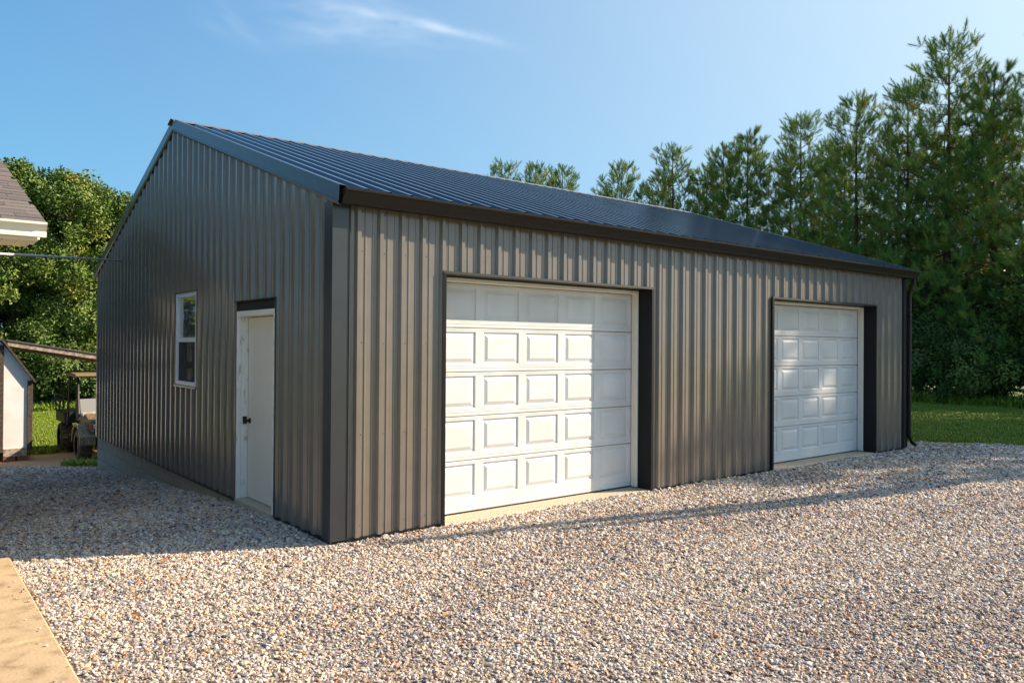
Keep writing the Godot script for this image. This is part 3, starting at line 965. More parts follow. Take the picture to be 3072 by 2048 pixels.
func shed() -> void:
	var s := thing("barn_shed", "small white barn shed with dark trim and a lean-to roof behind garage", "shed")
	var zf := -12.92
	var xr := -0.66
	var xl := -3.14
	var base := -0.56
	var shape := PackedVector2Array([Vector2(xl, base), Vector2(xr, base), Vector2(xr, 0.97), Vector2(-1.22, 1.74), Vector2(-1.90, 2.06), Vector2(-2.58, 1.74), Vector2(xl, 0.97)])
	var b := MB.new()
	b.prism(shape, Transform3D(Basis(), Vector3(0, 0, -15.6)), 2.68)
	part(s, "wall", b, M.shed_white)
	# gambrel roof, an overhanging shell
	var rf := MB.new()
	var outl := [Vector2(xr + 0.075, 0.90), Vector2(-1.185, 1.80), Vector2(-1.90, 2.14), Vector2(-2.615, 1.80), Vector2(xl - 0.075, 0.90)]
	var inl := [Vector2(xr + 0.035, 0.89), Vector2(-1.205, 1.755), Vector2(-1.90, 2.085), Vector2(-2.595, 1.755), Vector2(xl - 0.035, 0.89)]
	var poly := PackedVector2Array()
	for q in outl: poly.append(q)
	inl.reverse()
	for q in inl: poly.append(q)
	rf.prism(poly, Transform3D(Basis(), Vector3(0, 0, -15.8)), 2.97)
	part(s, "roof", rf, M.dark_wood)
	boxpart(s, "corner_board", Vector3(xr - 0.085, base, zf + 0.002), Vector3(xr + 0.012, 0.93, zf + 0.03), M.dark_wood, 0.004)
	boxpart(s, "door_trim", Vector3(-1.27, base, zf + 0.002), Vector3(-1.17, 1.68, zf + 0.034), M.dark_wood, 0.004)
	boxpart(s, "door_trim", Vector3(-2.63, base, zf + 0.002), Vector3(-2.53, 1.68, zf + 0.034), M.dark_wood, 0.004)
	boxpart(s, "door_trim", Vector3(-2.529, 1.20, zf + 0.002), Vector3(-1.271, 1.30, zf + 0.034), M.dark_wood, 0.004)
	boxpart(s, "base_board", Vector3(-1.169, base - 0.10, zf + 0.002), Vector3(xr - 0.086, base + 0.07, zf + 0.034), M.grey_wood, 0.006)
	boxpart(s, "base_board", Vector3(xl, base - 0.10, zf + 0.002), Vector3(-1.271, base + 0.07, zf + 0.030), M.grey_wood, 0.006)
	for x in [-1.05, -0.80, -2.0, -2.9]:
		boxpart(s, "brick_pier", Vector3(x - 0.12, -1.1, zf - 0.3), Vector3(x + 0.10, base - 0.101, zf + 0.02), M.brick, 0.008)
	# lean-to
	var lt := holder("lean_to", s)
	var a := Vector2(-1.10, 1.80)
	var e := Vector2(2.30, 1.22)
	var lb := MB.new()
	lb.prism(PackedVector2Array([a, a + Vector2(0, -0.025), e + Vector2(0, -0.025), e]), Transform3D(Basis(), Vector3(0, 0, -16.2)), 2.94)
	part(lt, "roof_sheet", lb, M.shingle1)
	var f1 := MB.new()
	f1.prism(PackedVector2Array([a + Vector2(0.03, -0.03), a + Vector2(0.03, -0.14), e + Vector2(0, -0.14), e + Vector2(0, -0.03)]), Transform3D(Basis(), Vector3(0, 0, -13.32)), 0.035)
	part(lt, "fascia_board", f1, M.grey_wood)
	var f2 := MB.new()
	f2.prism(PackedVector2Array([a + Vector2(0.12, -0.10), a + Vector2(0.12, -0.22), e + Vector2(0, -0.22), e + Vector2(0, -0.10)]), Transform3D(Basis(), Vector3(0, 0, -13.42)), 0.04)
	part(lt, "beam", f2, M.brown_wood)
	for z in [-13.4, -16.0]:
		boxpart(lt, "post", Vector3(2.14, -1.1, z - 0.05), Vector3(2.24, 1.05, z + 0.05), M.brown_wood, 0.006)

func wheel(parent: Node3D, at: Vector3, r: float, w: float, m: Material) -> void:
	var W := holder("wheel", parent)
	W.position = at
	var b := MB.new()
	var prof := [[-w * 0.5, r * 0.60], [-w * 0.5, r * 0.86], [-w * 0.38, r * 0.95], [w * 0.38, r * 0.95], [w * 0.5, r * 0.86], [w * 0.5, r * 0.60]]
	var P := []
	var R := []
	for q in prof:
		P.append(Vector3(q[0], 0, 0)); R.append(q[1])
	for i in P.size() - 1:
		for k in 28:
			var t0 := TAU * k / 28.0
			var t1 := TAU * (k + 1) / 28.0
			var f := func(j, t): return Vector3(prof[j][0], prof[j][1] * sin(t), prof[j][1] * cos(t))
			b.quad(f.call(i, t1), f.call(i + 1, t1), f.call(i + 1, t0), f.call(i, t0))
	# chevron lugs
	for k in 16:
		for s in [-1.0, 1.0]:
			var t: float = TAU * (k + (0.5 if s > 0 else 0.0)) / 16.0
			var ba := Basis(Vector3.RIGHT, -t)
			b.bbox(Transform3D(ba * Basis(Vector3.UP, 0.55 * s), ba * Vector3(s * w * 0.24, 0, r * 0.97)), Vector3(w * 0.50, r * 0.09, r * 0.10), 0.006)
	part(W, "tyre", b, m)
	var rb := MB.new()
	rb.tube([Vector3(-w * 0.36, 0, 0), Vector3(-w * 0.30, 0, 0), Vector3(w * 0.30, 0, 0), Vector3(w * 0.36, 0, 0)], [r * 0.30, r * 0.60, r * 0.60, r * 0.30], 18)
	part(W, "rim", rb, M.rim)

func utility_vehicle() -> void:
	var u := thing("utility_vehicle", "muddy camouflage side-by-side utility vehicle parked behind the garage", "vehicle", Vector3(0.80, gy(0.3, -13.2) + 0.01, -13.2))
	u.scale = Vector3.ONE * 1.06
	# its nose points to +Z
	for q in [[-0.56, 0.86, 0], [0.56, 0.86, 0], [-0.58, -1.0, 1], [0.58, -1.0, 1]]:
		wheel(u, Vector3(q[0], 0.315, q[1]), 0.315, 0.25, M.mud_tyre if q[2] == 0 else M.tyre)
	boxpart(u, "chassis", Vector3(-0.40, 0.30, -1.25), Vector3(0.40, 0.46, 1.15), M.plastic, 0.03)
	# hood: a tapered nose
	var b := MB.new()
	b.prism(PackedVector2Array([Vector2(0.22, 0.46), Vector2(1.22, 0.46), Vector2(1.26, 0.62), Vector2(1.18, 0.80), Vector2(0.62, 0.93), Vector2(0.22, 0.95)]), Transform3D(Basis(Vector3(0, 0, 1), Vector3(0, 1, 0), Vector3(-1, 0, 0)), Vector3(0.50, 0, 0)), 1.0)
	part(u, "hood", b, M.camo)
	for s in [-1.0, 1.0]:
		var f := MB.new()
		var arc := PackedVector2Array()
		for k in 9:
			var t := lerpf(0.10, PI - 0.10, k / 8.0)
			arc.append(Vector2(0.86 + cos(t) * 0.47, 0.315 + sin(t) * 0.44))
		for k in 9:
			var t := lerpf(PI - 0.10, 0.10, k / 8.0)
			arc.append(Vector2(0.86 + cos(t) * 0.40, 0.315 + sin(t) * 0.385))
		f.prism(arc, Transform3D(Basis(Vector3(0, 0, 1), Vector3(0, 1, 0), Vector3(-1, 0, 0)), Vector3(0.70 if s > 0 else -0.42, 0, 0)), 0.28)
		part(u, "front_fender", f, M.camo)
		boxpart(u, "headlight", Vector3(s * 0.33 - 0.12, 0.66, 1.205), Vector3(s * 0.33 + 0.12, 0.75, 1.252), M.lens, 0.012)
		boxpart(u, "marker_light", Vector3(s * 0.485 - 0.03, 0.655, 1.16), Vector3(s * 0.485 + 0.03, 0.76, 1.235), M.amber, 0.008)
		boxpart(u, "side_panel", Vector3(s * 0.52 - 0.03, 0.34, -0.55), Vector3(s * 0.52 + 0.03, 0.52, 0.42), M.plastic, 0.02)
		boxpart(u, "seat", Vector3(s * 0.27 - 0.22, 0.55, -0.42), Vector3(s * 0.27 + 0.22, 0.68, 0.06), M.plastic, 0.05)
		var sb := MB.new()
		sb.bbox(Transform3D(Basis(Vector3.RIGHT, -0.18), Vector3(s * 0.27, 0.93, -0.46)), Vector3(0.42, 0.56, 0.11), 0.045)
		part(u, "seat_back", sb, M.plastic)
		# cage: front post leans back, rear post upright
		var p := MB.new()
		p.tube([Vector3(s * 0.60, 0.86, 0.60), Vector3(s * 0.58, 1.25, 0.40), Vector3(s * 0.55, 1.62, 0.20), Vector3(s * 0.55, 1.66, 0.05), Vector3(s * 0.55, 1.66, -0.55), Vector3(s * 0.57, 1.55, -0.64), Vector3(s * 0.60, 0.60, -0.66)], [0.024, 0.024, 0.024, 0.024, 0.024, 0.024, 0.024], 10)
		part(u, "roll_cage", p, M.plastic)
	boxpart(u, "front_rack", Vector3(-0.38, 0.80, 1.10), Vector3(0.38, 0.93, 1.24), M.dark_wood, 0.02)
	boxpart(u, "bumper", Vector3(-0.42, 0.42, 1.20), Vector3(0.42, 0.60, 1.30), M.plastic, 0.03)
	# half windshield, pale and opaque
	var wb := MB.new()
	wb.bbox(Transform3D(Basis(Vector3.RIGHT, -0.42), Vector3(0, 1.06, 0.50)), Vector3(1.12, 0.33, 0.012), 0.004)
	part(u, "half_windshield", wb, M.shield)
	var wb2 := MB.new()
	wb2.bbox(Transform3D(Basis(Vector3.RIGHT, -0.9), Vector3(0, 0.90, 0.66)), Vector3(1.10, 0.16, 0.03), 0.01)
	part(u, "cowl", wb2, M.grey_wood)
	# roof
	var rb := MB.new()
	rb.bbox(Transform3D(Basis(Vector3.RIGHT, 0.03), Vector3(0, 1.70, -0.20)), Vector3(1.30, 0.07, 1.20), 0.025)
	part(u, "roof", rb, M.tan_top)
	# cargo bed with an open rail
	boxpart(u, "cargo_bed", Vector3(-0.66, 0.62, -1.75), Vector3(0.66, 0.86, -0.74), M.plastic, 0.02)
	for s in [-1.0, 1.0]:
		for y in [0.96, 1.10, 1.22]:
			var r := MB.new()
			r.tube([Vector3(s * 0.66, y, -1.74), Vector3(s * 0.66, y, -0.75)], [0.016, 0.016], 8)
			part(u, "bed_rail", r, M.plastic)
		for z in [-1.72, -1.25, -0.77]:
			var r := MB.new()
			r.tube([Vector3(s * 0.66, 0.84, z), Vector3(s * 0.66, 1.23, z)], [0.016, 0.016], 8)
			part(u, "bed_post", r, M.plastic)
	var sw := MB.new()
	sw.tube([Vector3(-0.27, 0.80, 0.42), Vector3(-0.27, 0.98, 0.26)], [0.02, 0.02], 8)
	for k in 16:
		var t0 := TAU * k / 16.0
		var t1 := TAU * (k + 1) / 16.0
		var ba := Basis(Vector3.RIGHT, -0.7)
		sw.tube([Vector3(-0.27, 0.99, 0.25) + ba * Vector3(cos(t0), 0, sin(t0)) * 0.16, Vector3(-0.27, 0.99, 0.25) + ba * Vector3(cos(t1), 0, sin(t1)) * 0.16], [0.014, 0.014], 6, false)
	part(u, "steering_wheel", sw, M.plastic)

# ---------------------------------------------------------------- trees
func tuft_template(n: int, length: float, needle: float, width: float) -> MB:
	# a shoot of long needles standing along +Y
	var b := MB.new()
	for i in n:
		var t := float(i) / n
		var a := i * 2.39996 + rng.randf_range(-0.3, 0.3)
		var o := Vector3(cos(a), 0, sin(a))
		var p := Vector3(0, length * t, 0)
		var lean := lerpf(1.15, 0.35, t) + rng.randf_range(-0.15, 0.15)
		var tip := p + (Vector3.UP * cos(lean) + o * sin(lean)) * needle * rng.randf_range(0.8, 1.15)
		var side := Vector3(-sin(a), rng.randf_range(-0.5, 0.5), cos(a)).normalized() * width
		b.tri(p - side, p + side, tip)
	return b

func leaf_template(n: int, r: float, size: float) -> MB:
	var b := MB.new()
	for i in n:
		var d := Vector3(rng.randfn(), rng.randfn() * 0.75, rng.randfn()).normalized() * r * pow(rng.randf(), 0.45)
		var ax := Vector3(rng.randfn(), rng.randfn() * 0.5 - 0.3, rng.randfn()).normalized()
		var sd := ax.cross(Vector3(rng.randfn() * 0.4, 1, rng.randfn() * 0.4)).normalized()
		var L := size * rng.randf_range(0.7, 1.25)
		var fold := ax.cross(sd) * L * 0.12
		b.tri(d, d + ax * L * 0.45 + sd * L * 0.32 + fold, d + ax * L)
		b.tri(d, d + ax * L, d + ax * L * 0.45 - sd * L * 0.32 + fold)
	return b

func facing(dir: Vector3, roll: float) -> Basis:
	var y := dir.normalized()
	var x := y.cross(Vector3.RIGHT if absf(y.x) < 0.9 else Vector3.BACK).normalized()
	return Basis(x, y, x.cross(y)) * Basis(Vector3.UP, roll)

func pine_meshes(seed_: int, h: float, crown: float, R: float, tufts: Array, lush: float) -> Array:
	rng.seed = seed_
	var tb := MB.new()
	var bb := MB.new()
	var cb := MB.new()
	var pts := []
	var rad := []
	var bend := Vector3(rng.randf_range(-0.25, 0.25), 0, rng.randf_range(-0.25, 0.25))
	for i in 13:
		var t := i / 12.0
		pts.append(Vector3(0, -0.3 + t * (h + 0.3), 0) + bend * sin(t * 2.6) * t)
		rad.append(lerpf(0.15, 0.014, pow(t, 0.85)) * h / 11.0 * (1.0 + (0.25 if i == 0 else 0.0)))
	tb.tube(pts, rad, 9)
	var trunk_at := func(y: float) -> Vector3:
		var t := clampf((y + 0.3) / (h + 0.3), 0, 1) * 12.0
		var i := mini(int(t), 11)
		return pts[i].lerp(pts[i + 1], t - i)
	var y := crown
	# dead whips below the crown
	var dy := crown * 0.35
	while dy < crown:
		var a := rng.randf() * TAU
		var d := Vector3(cos(a), rng.randf_range(-0.1, 0.3), sin(a))
		var p: Vector3 = trunk_at.call(dy)
		var L := rng.randf_range(0.5, 1.5)
		bb.tube([p, p + d * L * 0.5, p + d * L + Vector3(0, -0.1, 0)], [0.018, 0.011, 0.004], 4, false)
		dy += rng.randf_range(0.12, 0.35)
	while y < h - 0.25:
		var t := (y - crown) / (h - crown)
		var n := rng.randi_range(3, 5)
		var a0 := rng.randf() * TAU
		for k in n:
			var a := a0 + TAU * k / n + rng.randf_range(-0.4, 0.4)
			var reach := R * (pow(1.0 - t, 0.85) * 0.90 + 0.10) * rng.randf_range(0.62, 1.12) * (0.75 + 0.25 * smoothstep(0.0, 0.2, t))
			var rise := lerpf(-0.05, 0.65, t) + rng.randf_range(-0.15, 0.15)
			var flat := Vector3(cos(a), 0, sin(a))
			var p: Vector3 = trunk_at.call(y)
			var q := [p]
			var segs := 5
			for s in segs:
				var u := (s + 1.0) / segs
				q.append(p + flat * reach * u + Vector3(0, reach * (rise * u * 0.6 + 0.16 * u * u * u) - reach * 0.14 * sin(u * PI) * (1.0 - t), 0))
			bb.tube(q, [0.032 * (1.2 - t), 0.026 * (1.2 - t), 0.02 * (1.2 - t), 0.014, 0.010, 0.005], 5, false)
			# twigs along the limb, each ending in a bunch of needle shoots
			var count := int(lush * (3.0 + reach * 4.2))
			for s in count:
				var u := 1.0 - pow(rng.randf(), 1.3) * 0.78
				var fi := u * segs
				var i0 := mini(int(fi), segs - 1)
				var at: Vector3 = q[i0].lerp(q[i0 + 1], fi - i0)
				var sideways := flat.cross(Vector3.UP) * rng.randfn() * (0.06 + 0.22 * reach * (1.15 - u * 0.75))
				var base := at + sideways + flat * absf(rng.randfn()) * 0.08 + Vector3(0, rng.randf_range(-0.06, 0.20), 0)
				bb.tube([at, base], [0.009, 0.005], 3, false)
				var g := rng.randf()
				var col := Color(0.10, 0.22, 0.055).lerp(Color(0.30, 0.38, 0.07), g)
				if rng.randf() < 0.10: col = Color(0.34, 0.33, 0.07)
				var main := (flat * rng.randf_range(0.1, 0.7) + sideways * 0.5 + Vector3.UP * rng.randf_range(0.45, 1.2)).normalized()
				for w in rng.randi_range(2, 4):
					var dir := (main + Vector3(rng.randfn(), rng.randfn() * 0.5, rng.randfn()) * 0.42).normalized()
					cb.append(tufts[rng.randi() % tufts.size()], Transform3D(facing(dir, rng.randf() * TAU).scaled(Vector3.ONE * rng.randf_range(0.75, 1.2)), base + dir * 0.03), col)
		y += rng.randf_range(0.26, 0.46) * lerpf(1.15, 0.8, t)
	for k in 9:
		var p: Vector3 = trunk_at.call(h - 0.08 * k)
		var a := rng.randf() * TAU
		cb.append(tufts[k % tufts.size()], Transform3D(facing(Vector3(cos(a) * 0.35, 1, sin(a) * 0.35), a), p + Vector3(cos(a), 0.3, sin(a)) * 0.05 * k), Color(0.06, 0.105, 0.032))
	return [tb.mesh(M.bark), bb.mesh(M.bark), cb.mesh(M.needle)]

func broad_meshes(seed_: int, h: float, R: float, low: float, clumps: int, tmpl: Array, greens: Array, m: Material) -> Array:
	rng.seed = seed_
	var tb := MB.new()
	var bb := MB.new()
	var cb := MB.new()
	tb.tube([Vector3(0, -0.4, 0), Vector3(0.03, h * 0.15, 0.02), Vector3(-0.05, h * 0.35, 0.06), Vector3(0.05, h * 0.6, 0), Vector3(0, h * 0.85, 0)], [0.026 * h, 0.02 * h, 0.016 * h, 0.010 * h, 0.003 * h], 9)
	# several overlapping lobes make the uneven crown
	var lobes := []
	var nl := 9
	for k in nl:
		var a := k * 2.4 + rng.randf_range(-0.5, 0.5)
		var y := lerpf(low + R * 0.25, h - R * 0.42, (k + 0.5) / nl) + rng.randf_range(-0.3, 0.3)
		var tt := (y - low) / (h - low)
		var out := R * rng.randf_range(0.35, 0.62) * (1.15 - 0.75 * tt)
		lobes.append([Vector3(cos(a) * out, y, sin(a) * out), R * rng.randf_range(0.42, 0.60)])
	lobes.append([Vector3(rng.randf_range(-0.3, 0.3), h - R * 0.36, rng.randf_range(-0.3, 0.3)), R * 0.38])
	for L in lobes:
		var c: Vector3 = L[0]
		var st := Vector3(0, maxf(c.y - R * 0.8, h * 0.12), 0)
		bb.tube([st, st.lerp(c, 0.5) + Vector3(0, 0.12, 0), c], [0.009 * h, 0.006 * h, 0.002 * h], 6, false)
	for k in clumps:
		var L: Array = lobes[rng.randi() % lobes.size()]
		var d := Vector3(rng.randfn(), rng.randfn(), rng.randfn()).normalized()
		if d.y < -0.2 and rng.randf() < 0.55: d.y = -d.y
		var at: Vector3 = L[0] + d * L[1] * Vector3(1, 0.85, 1) * (0.55 + 0.5 * sqrt(rng.randf()))
		if at.y < low * 0.7: continue
		if rng.randf() < 0.35:
			bb.tube([L[0], at], [0.0016 * h, 0.0008 * h], 3, false)
		var col: Color = greens[0].lerp(greens[1], rng.randf())
		if rng.randf() < 0.04: col = greens[2]
		cb.append(tmpl[rng.randi() % tmpl.size()], Transform3D(Basis(d.cross(Vector3(0.3, 1, 0.1)).normalized(), rng.randf() * TAU).scaled(Vector3.ONE * rng.randf_range(0.75, 1.3)), at), col)
	return [tb.mesh(M.bark_grey), bb.mesh(M.bark_grey), cb.mesh(m)]

func tree(called: String, meshes: Array, label: String, category: String, group: String, x: float, z: float, scale: float, turn: float) -> Node3D:
	var t := thing(called, label, category, Vector3(x, gy(x, z) - 0.03, z), group)
	t.rotation.y = turn
	t.scale = Vector3.ONE * scale
	piece(t, "trunk", meshes[0])
	piece(t, "branches", meshes[1])
	piece(t, "crown", meshes[2])
	return t

func forest() -> void:
	rng.seed = 77
	var tufts := []
	for k in 4: tufts.append(tuft_template(52, 0.34, 0.140, 0.0060))
	var soft := []
	for k in 3: soft.append(tuft_template(48, 0.24, 0.19, 0.0060))
	var pines := [pine_meshes(101, 11.8, 3.0, 3.2, tufts, 0.80), pine_meshes(202, 11.8, 1.6, 3.6, tufts, 0.84), pine_meshes(303, 11.8, 4.0, 3.0, tufts, 0.80), pine_meshes(404, 11.8, 0.9, 3.7, soft, 0.88)]
	var names := ["slender pine with open upper limbs at the forest edge", "full pine with limbs almost to the ground at the forest edge", "high-crowned pine with a bare lower trunk at the forest edge", "soft long-needled pine with drooping low boughs at the forest edge"]
	# first row, its heights read from the skyline
	var front := [[24.7, -29.0, 12.3, 0], [25.5, -27.1, 12.0, 1], [25.3, -24.7, 11.4, 1], [26.4, -21.2, 11.2, 1], [26.7, -18.4, 11.5, 0], [27.9, -16.2, 11.3, 1], [28.0, -14.8, 11.8, 3], [28.0, -12.2, 11.8, 2], [30.9, -12.5, 11.2, 1], [27.1, -9.1, 11.8, 1], [27.1, -7.2, 11.8, 2], [26.7, -5.6, 13.0, 0], [26.4, -3.9, 11.4, 3], [26.2, -2.2, 11.9, 0]]
	for i in front.size():
		var f: Array = front[i]
		var k: int = f[3]
		var special := {0: "small pine whose lone top shows farthest along the roof ridge", 3: "pine whose top stands beside the sky gap above the roof ridge", 11: "tallest pine, its upright top standing above the forest edge", 12: "broad soft-needled pine beside the tallest pine, boughs drooping to the shrubs", 13: "slender pine on the lawn side of the broad soft-needled pine"}
		tree("pine_tree", pines[k], special.get(i, names[k]), "tree", "pines along the forest edge", f[0], f[1], f[2] / 11.8, 0.4 if i == 11 else i * 2.1)
	var fill := [[27.6, -19.8, 10.4, 1], [28.6, -17.4, 10.6, 3], [29.4, -13.6, 10.8, 1], [29.2, -10.7, 10.6, 0], [28.8, -8.3, 10.4, 1], [28.6, -6.4, 10.2, 3], [28.4, -4.7, 10.0, 1], [26.8, -23.0, 10.2, 0]]
	for i in fill.size():
		var f: Array = fill[i]
		tree("pine_tree", pines[f[3]], "shorter pine filling a gap between taller edge pines", "tree", "pines along the forest edge", f[0], f[1], f[2] / 11.8, i * 1.1 + 0.8)
	# the same edge goes on to the right of the frame, where it shades the far end of the yard
	var side := [[28.4, 4.2, 13.0, 2], [27.7, 6.0, 15.0, 1], [28.2, 7.7, 15.2, 1], [27.6, 9.3, 14.2, 1], [31.5, 6.6, 14.0, 1], [32.0, 8.6, 13.6, 2]]
	for i in side.size():
		var f: Array = side[i]
		tree("pine_tree", pines[f[3]], names[f[3]], "tree", "pines along the forest edge", f[0], f[1], f[2] / 11.8, i * 1.7 + 0.5)
	# deeper rows
	rng.seed = 31
	var zz := -31.0
	while zz < 2.0:
		var k := rng.randi() % 4
		tree("pine_tree", pines[k], "smaller pine standing deeper in the wood", "tree", "pines deeper in the wood", 33.5 + rng.randf_range(-1.2, 1.2), zz, rng.randf_range(0.56, 0.70), rng.randf() * TAU)
		zz += rng.randf_range(3.4, 4.6)

	# a leaning, forked dead tree just right of the frame: its thin shadow lies across the gravel
	var dt := thing("dead_tree", "leaning bare forked dead tree at the right edge of the gravel", "tree", Vector3(16.0, gy(16.0, 3.86), 3.86))
	var db := MB.new()
	db.tube([Vector3(0.1, -0.3, -0.05), Vector3(-1.1, 2.5, 0.52), Vector3(-2.15, 4.8, 1.19), Vector3(-3.4, 7.5, 1.78)], [0.17, 0.14, 0.12, 0.07], 9)
	part(dt, "trunk", db, M.bark_grey)
	db = MB.new()
	db.tube([Vector3(-1.6, 3.6, 0.82), Vector3(-2.0, 4.5, 1.28), Vector3(-2.45, 5.5, 1.55), Vector3(-3.0, 6.9, 1.92)], [0.10, 0.09, 0.08, 0.05], 8)
	db.tube([Vector3(-0.5, 1.6, 0.2), Vector3(-0.1, 2.1, 0.5), Vector3(0.2, 2.3, 0.9)], [0.03, 0.02, 0.008], 6)
	part(dt, "branches", db, M.bark_grey)

	# broadleaf trees beyond the left lawn
	rng.seed = 78
	var leaves := []
	for k in 4: leaves.append(leaf_template(110, 0.42, 0.125))
	var greens := [Color(0.070, 0.130, 0.024), Color(0.155, 0.215, 0.040), Color(0.24, 0.24, 0.045)]
	var broad := [broad_meshes(11, 9.5, 3.1, 1.2, 460, leaves, greens, M.leaf), broad_meshes(12, 9.5, 2.7, 0.9, 430, leaves, greens, M.leaf), broad_meshes(13, 9.5, 2.4, 1.6, 380, leaves, greens, M.leaf)]
	var left := [[-1.7, -29.8, 9.3, 0], [1.0, -30.4, 9.7, 0], [2.9, -30.0, 9.6, 1], [4.4, -31.2, 8.9, 2], [5.9, -32.0, 8.9, 1], [8.0, -33.2, 9.2, 0], [-3.9, -30.4, 9.4, 1], [-6.4, -29.4, 9.8, 0], [-9.0, -30.2, 9.0, 2], [-11.5, -28.6, 9.6, 1], [-14.0, -27.0, 9.4, 0], [11.5, -34.0, 9.0, 1], [15.0, -33.5, 9.2, 0], [3.6, -34.0, 8.6, 2], [0.2, -34.2, 9.0, 1], [6.6, -35.5, 9.2, 0]]
	for i in left.size():
		var f: Array = left[i]
		var lab: String = ["wide leafy broadleaf tree beyond the back lawn", "leafy broadleaf tree with low branches beyond the back lawn", "narrow leafy broadleaf tree beyond the back lawn"][f[3]]
		tree("broadleaf_tree", broad[f[3]], lab, "tree", "broadleaf trees beyond the back lawn", f[0], f[1], f[2] / 9.5, i * 1.3)
	# sunlit broadleaf trees seen between the pine trunks
	var bz := -33.0
	var bk := 0
	while bz < 3.0:
		tree("broadleaf_tree", broad[bk % 3], "sunlit broadleaf tree seen through the pines", "tree", "broadleaf trees behind the pines", 37.0 + 1.5 * sin(bz), bz, 0.62 + 0.10 * cos(bz * 1.7), bz)
		bz += 3.1
		bk += 1
	# one young pine among them, seen above the gable edge
	tree("pine_tree", pines[1], "young pine rising among the broadleaf trees", "tree", "", 4.6, -33.2, 0.80, 1.0)

	# undergrowth along both edges
	rng.seed = 79
	var small := []
	for k in 3: small.append(leaf_template(90, 0.34, 0.10))
	var sg := [Color(0.062, 0.120, 0.028), Color(0.145, 0.205, 0.045), Color(0.18, 0.20, 0.04)]
	var shrubs := [broad_meshes(21, 3.6, 1.7, 0.15, 240, small, sg, M.leaf), broad_meshes(22, 2.4, 1.5, 0.1, 200, small, sg, M.leaf)]
	var z := -14.0
	var n := 0
	while z < -0.5:
		var x := 25.2 + rng.randf_range(-0.4, 0.9) + (0.6 if z < -8 else 0.0)
		tree("shrub", shrubs[n % 2], ["tall dense shrub under the pines", "low dense shrub under the pines"][n % 2], "shrub", "undergrowth below the pines", x, z, rng.randf_range(0.8, 1.25), rng.randf() * TAU)
		n += 1
		z += rng.randf_range(1.1, 1.7)
	for row in 2:
		z = -13.0
		while z < -1.5:
			tree("shrub", shrubs[0], "tall dense shrub under the pines", "shrub", "undergrowth below the pines", 27.0 + row * 2.2 + rng.randf_range(-0.5, 0.5), z, rng.randf_range(1.1, 1.5), rng.randf() * TAU)
			z += rng.randf_range(1.6, 2.3)
	var x := -9.0
	while x < 13.0:
		tree("shrub", shrubs[n % 2], ["tall dense shrub at the foot of the broadleaf trees", "low dense shrub at the foot of the broadleaf trees"][n % 2], "shrub", "undergrowth below the broadleaf trees", x, -28.6 + rng.randf_range(-0.8, 0.6) - 0.12 * maxf(x, 0.0), rng.randf_range(0.8, 1.2), rng.randf() * TAU)
		n += 1
		x += rng.randf_range(1.2, 1.9)

# ---------------------------------------------------------------- ground
const YARD := [Vector2(-2.42, 9.0), Vector2(-2.42, -0.9), Vector2(-3.4, -11.4), Vector2(-1.35, -11.3), Vector2(-0.4, -10.6), Vector2(0.6, -9.9), Vector2(2.0, -9.0), Vector2(10.8, -1.2), Vector2(11.6, -0.55), Vector2(12.05, -0.25), Vector2(12.6, 0.4), Vector2(13.1, 1.2), Vector2(14.0, 2.6), Vector2(15.2, 5.0), Vector2(15.6, 9.0)]

func ground() -> void:
	var lines := func(list: Array) -> Array:
		return list
	var xs := [-200.0, -120.0, -70.0, -45.0, -30.0]
	var zs := [-200.0, -120.0, -80.0, -60.0, -50.0]
	for k in 67: xs.append(-20.0 + k)
	for k in 61: zs.append(-44.0 + k)
	xs.append_array([60.0, 90.0, 140.0, 220.0])
	zs.append_array([25.0, 45.0, 80.0, 150.0])
	var b := MB.new()
	for i in xs.size() - 1:
		for j in zs.size() - 1:
			b.quad(Vector3(xs[i], gy(xs[i], zs[j]), zs[j]), Vector3(xs[i], gy(xs[i], zs[j + 1]), zs[j + 1]), Vector3(xs[i + 1], gy(xs[i + 1], zs[j + 1]), zs[j + 1]), Vector3(xs[i + 1], gy(xs[i + 1], zs[j]), zs[j]))
	part(self, "ground", b, M.lawn).set_meta("kind", "structure")
	var yard := PackedVector2Array(YARD)
	sheet("gravel_yard", yard, 0.15, 0.032, M.gravel)
	sheet("dirt_border", PackedVector2Array([Vector2(11.0, -0.9), Vector2(12.3, -0.75), Vector2(12.75, -0.1), Vector2(13.5, 1.0), Vector2(14.5, 2.5), Vector2(15.7, 4.9), Vector2(15.2, 5.2), Vector2(13.2, 1.8), Vector2(11.5, 0.0)]), 0.15, 0.016, M.dirt)
	sheet("dirt_patch", PackedVector2Array([Vector2(-3.6, -11.2), Vector2(-1.35, -11.1), Vector2(-0.4, -10.4), Vector2(0.9, -9.6), Vector2(2.6, -9.9), Vector2(2.8, -14.4), Vector2(1.2, -15.0), Vector2(-0.5, -14.2), Vector2(-3.6, -14.0)]), 0.15, 0.016, M.dirt)

	# concrete walk, slab by slab
	var wk := Node3D.new()
	wk.name = "walkway"
	add_child(wk)
	wk.set_meta("kind", "structure")
	var z := -1.0
	var first := true
	while z < 8.0:
		var z1 := 1.145 if first else z + 1.55
		boxpart(wk, "slab", Vector3(-3.55, -0.16, z + 0.014), Vector3(-2.295, 0.030, z1 - 0.014), M.walk, 0.014)
		boxpart(wk, "joint_shade_strip", Vector3(-3.54, -0.15, z1 - 0.0135), Vector3(-2.31, 0.012, z1 + 0.0135), M.dark_wood, 0.0)  # added dark strip standing in for the shadow in the joint groove
		first = false
		z = z1

	stones(yard)
	lawn(yard)

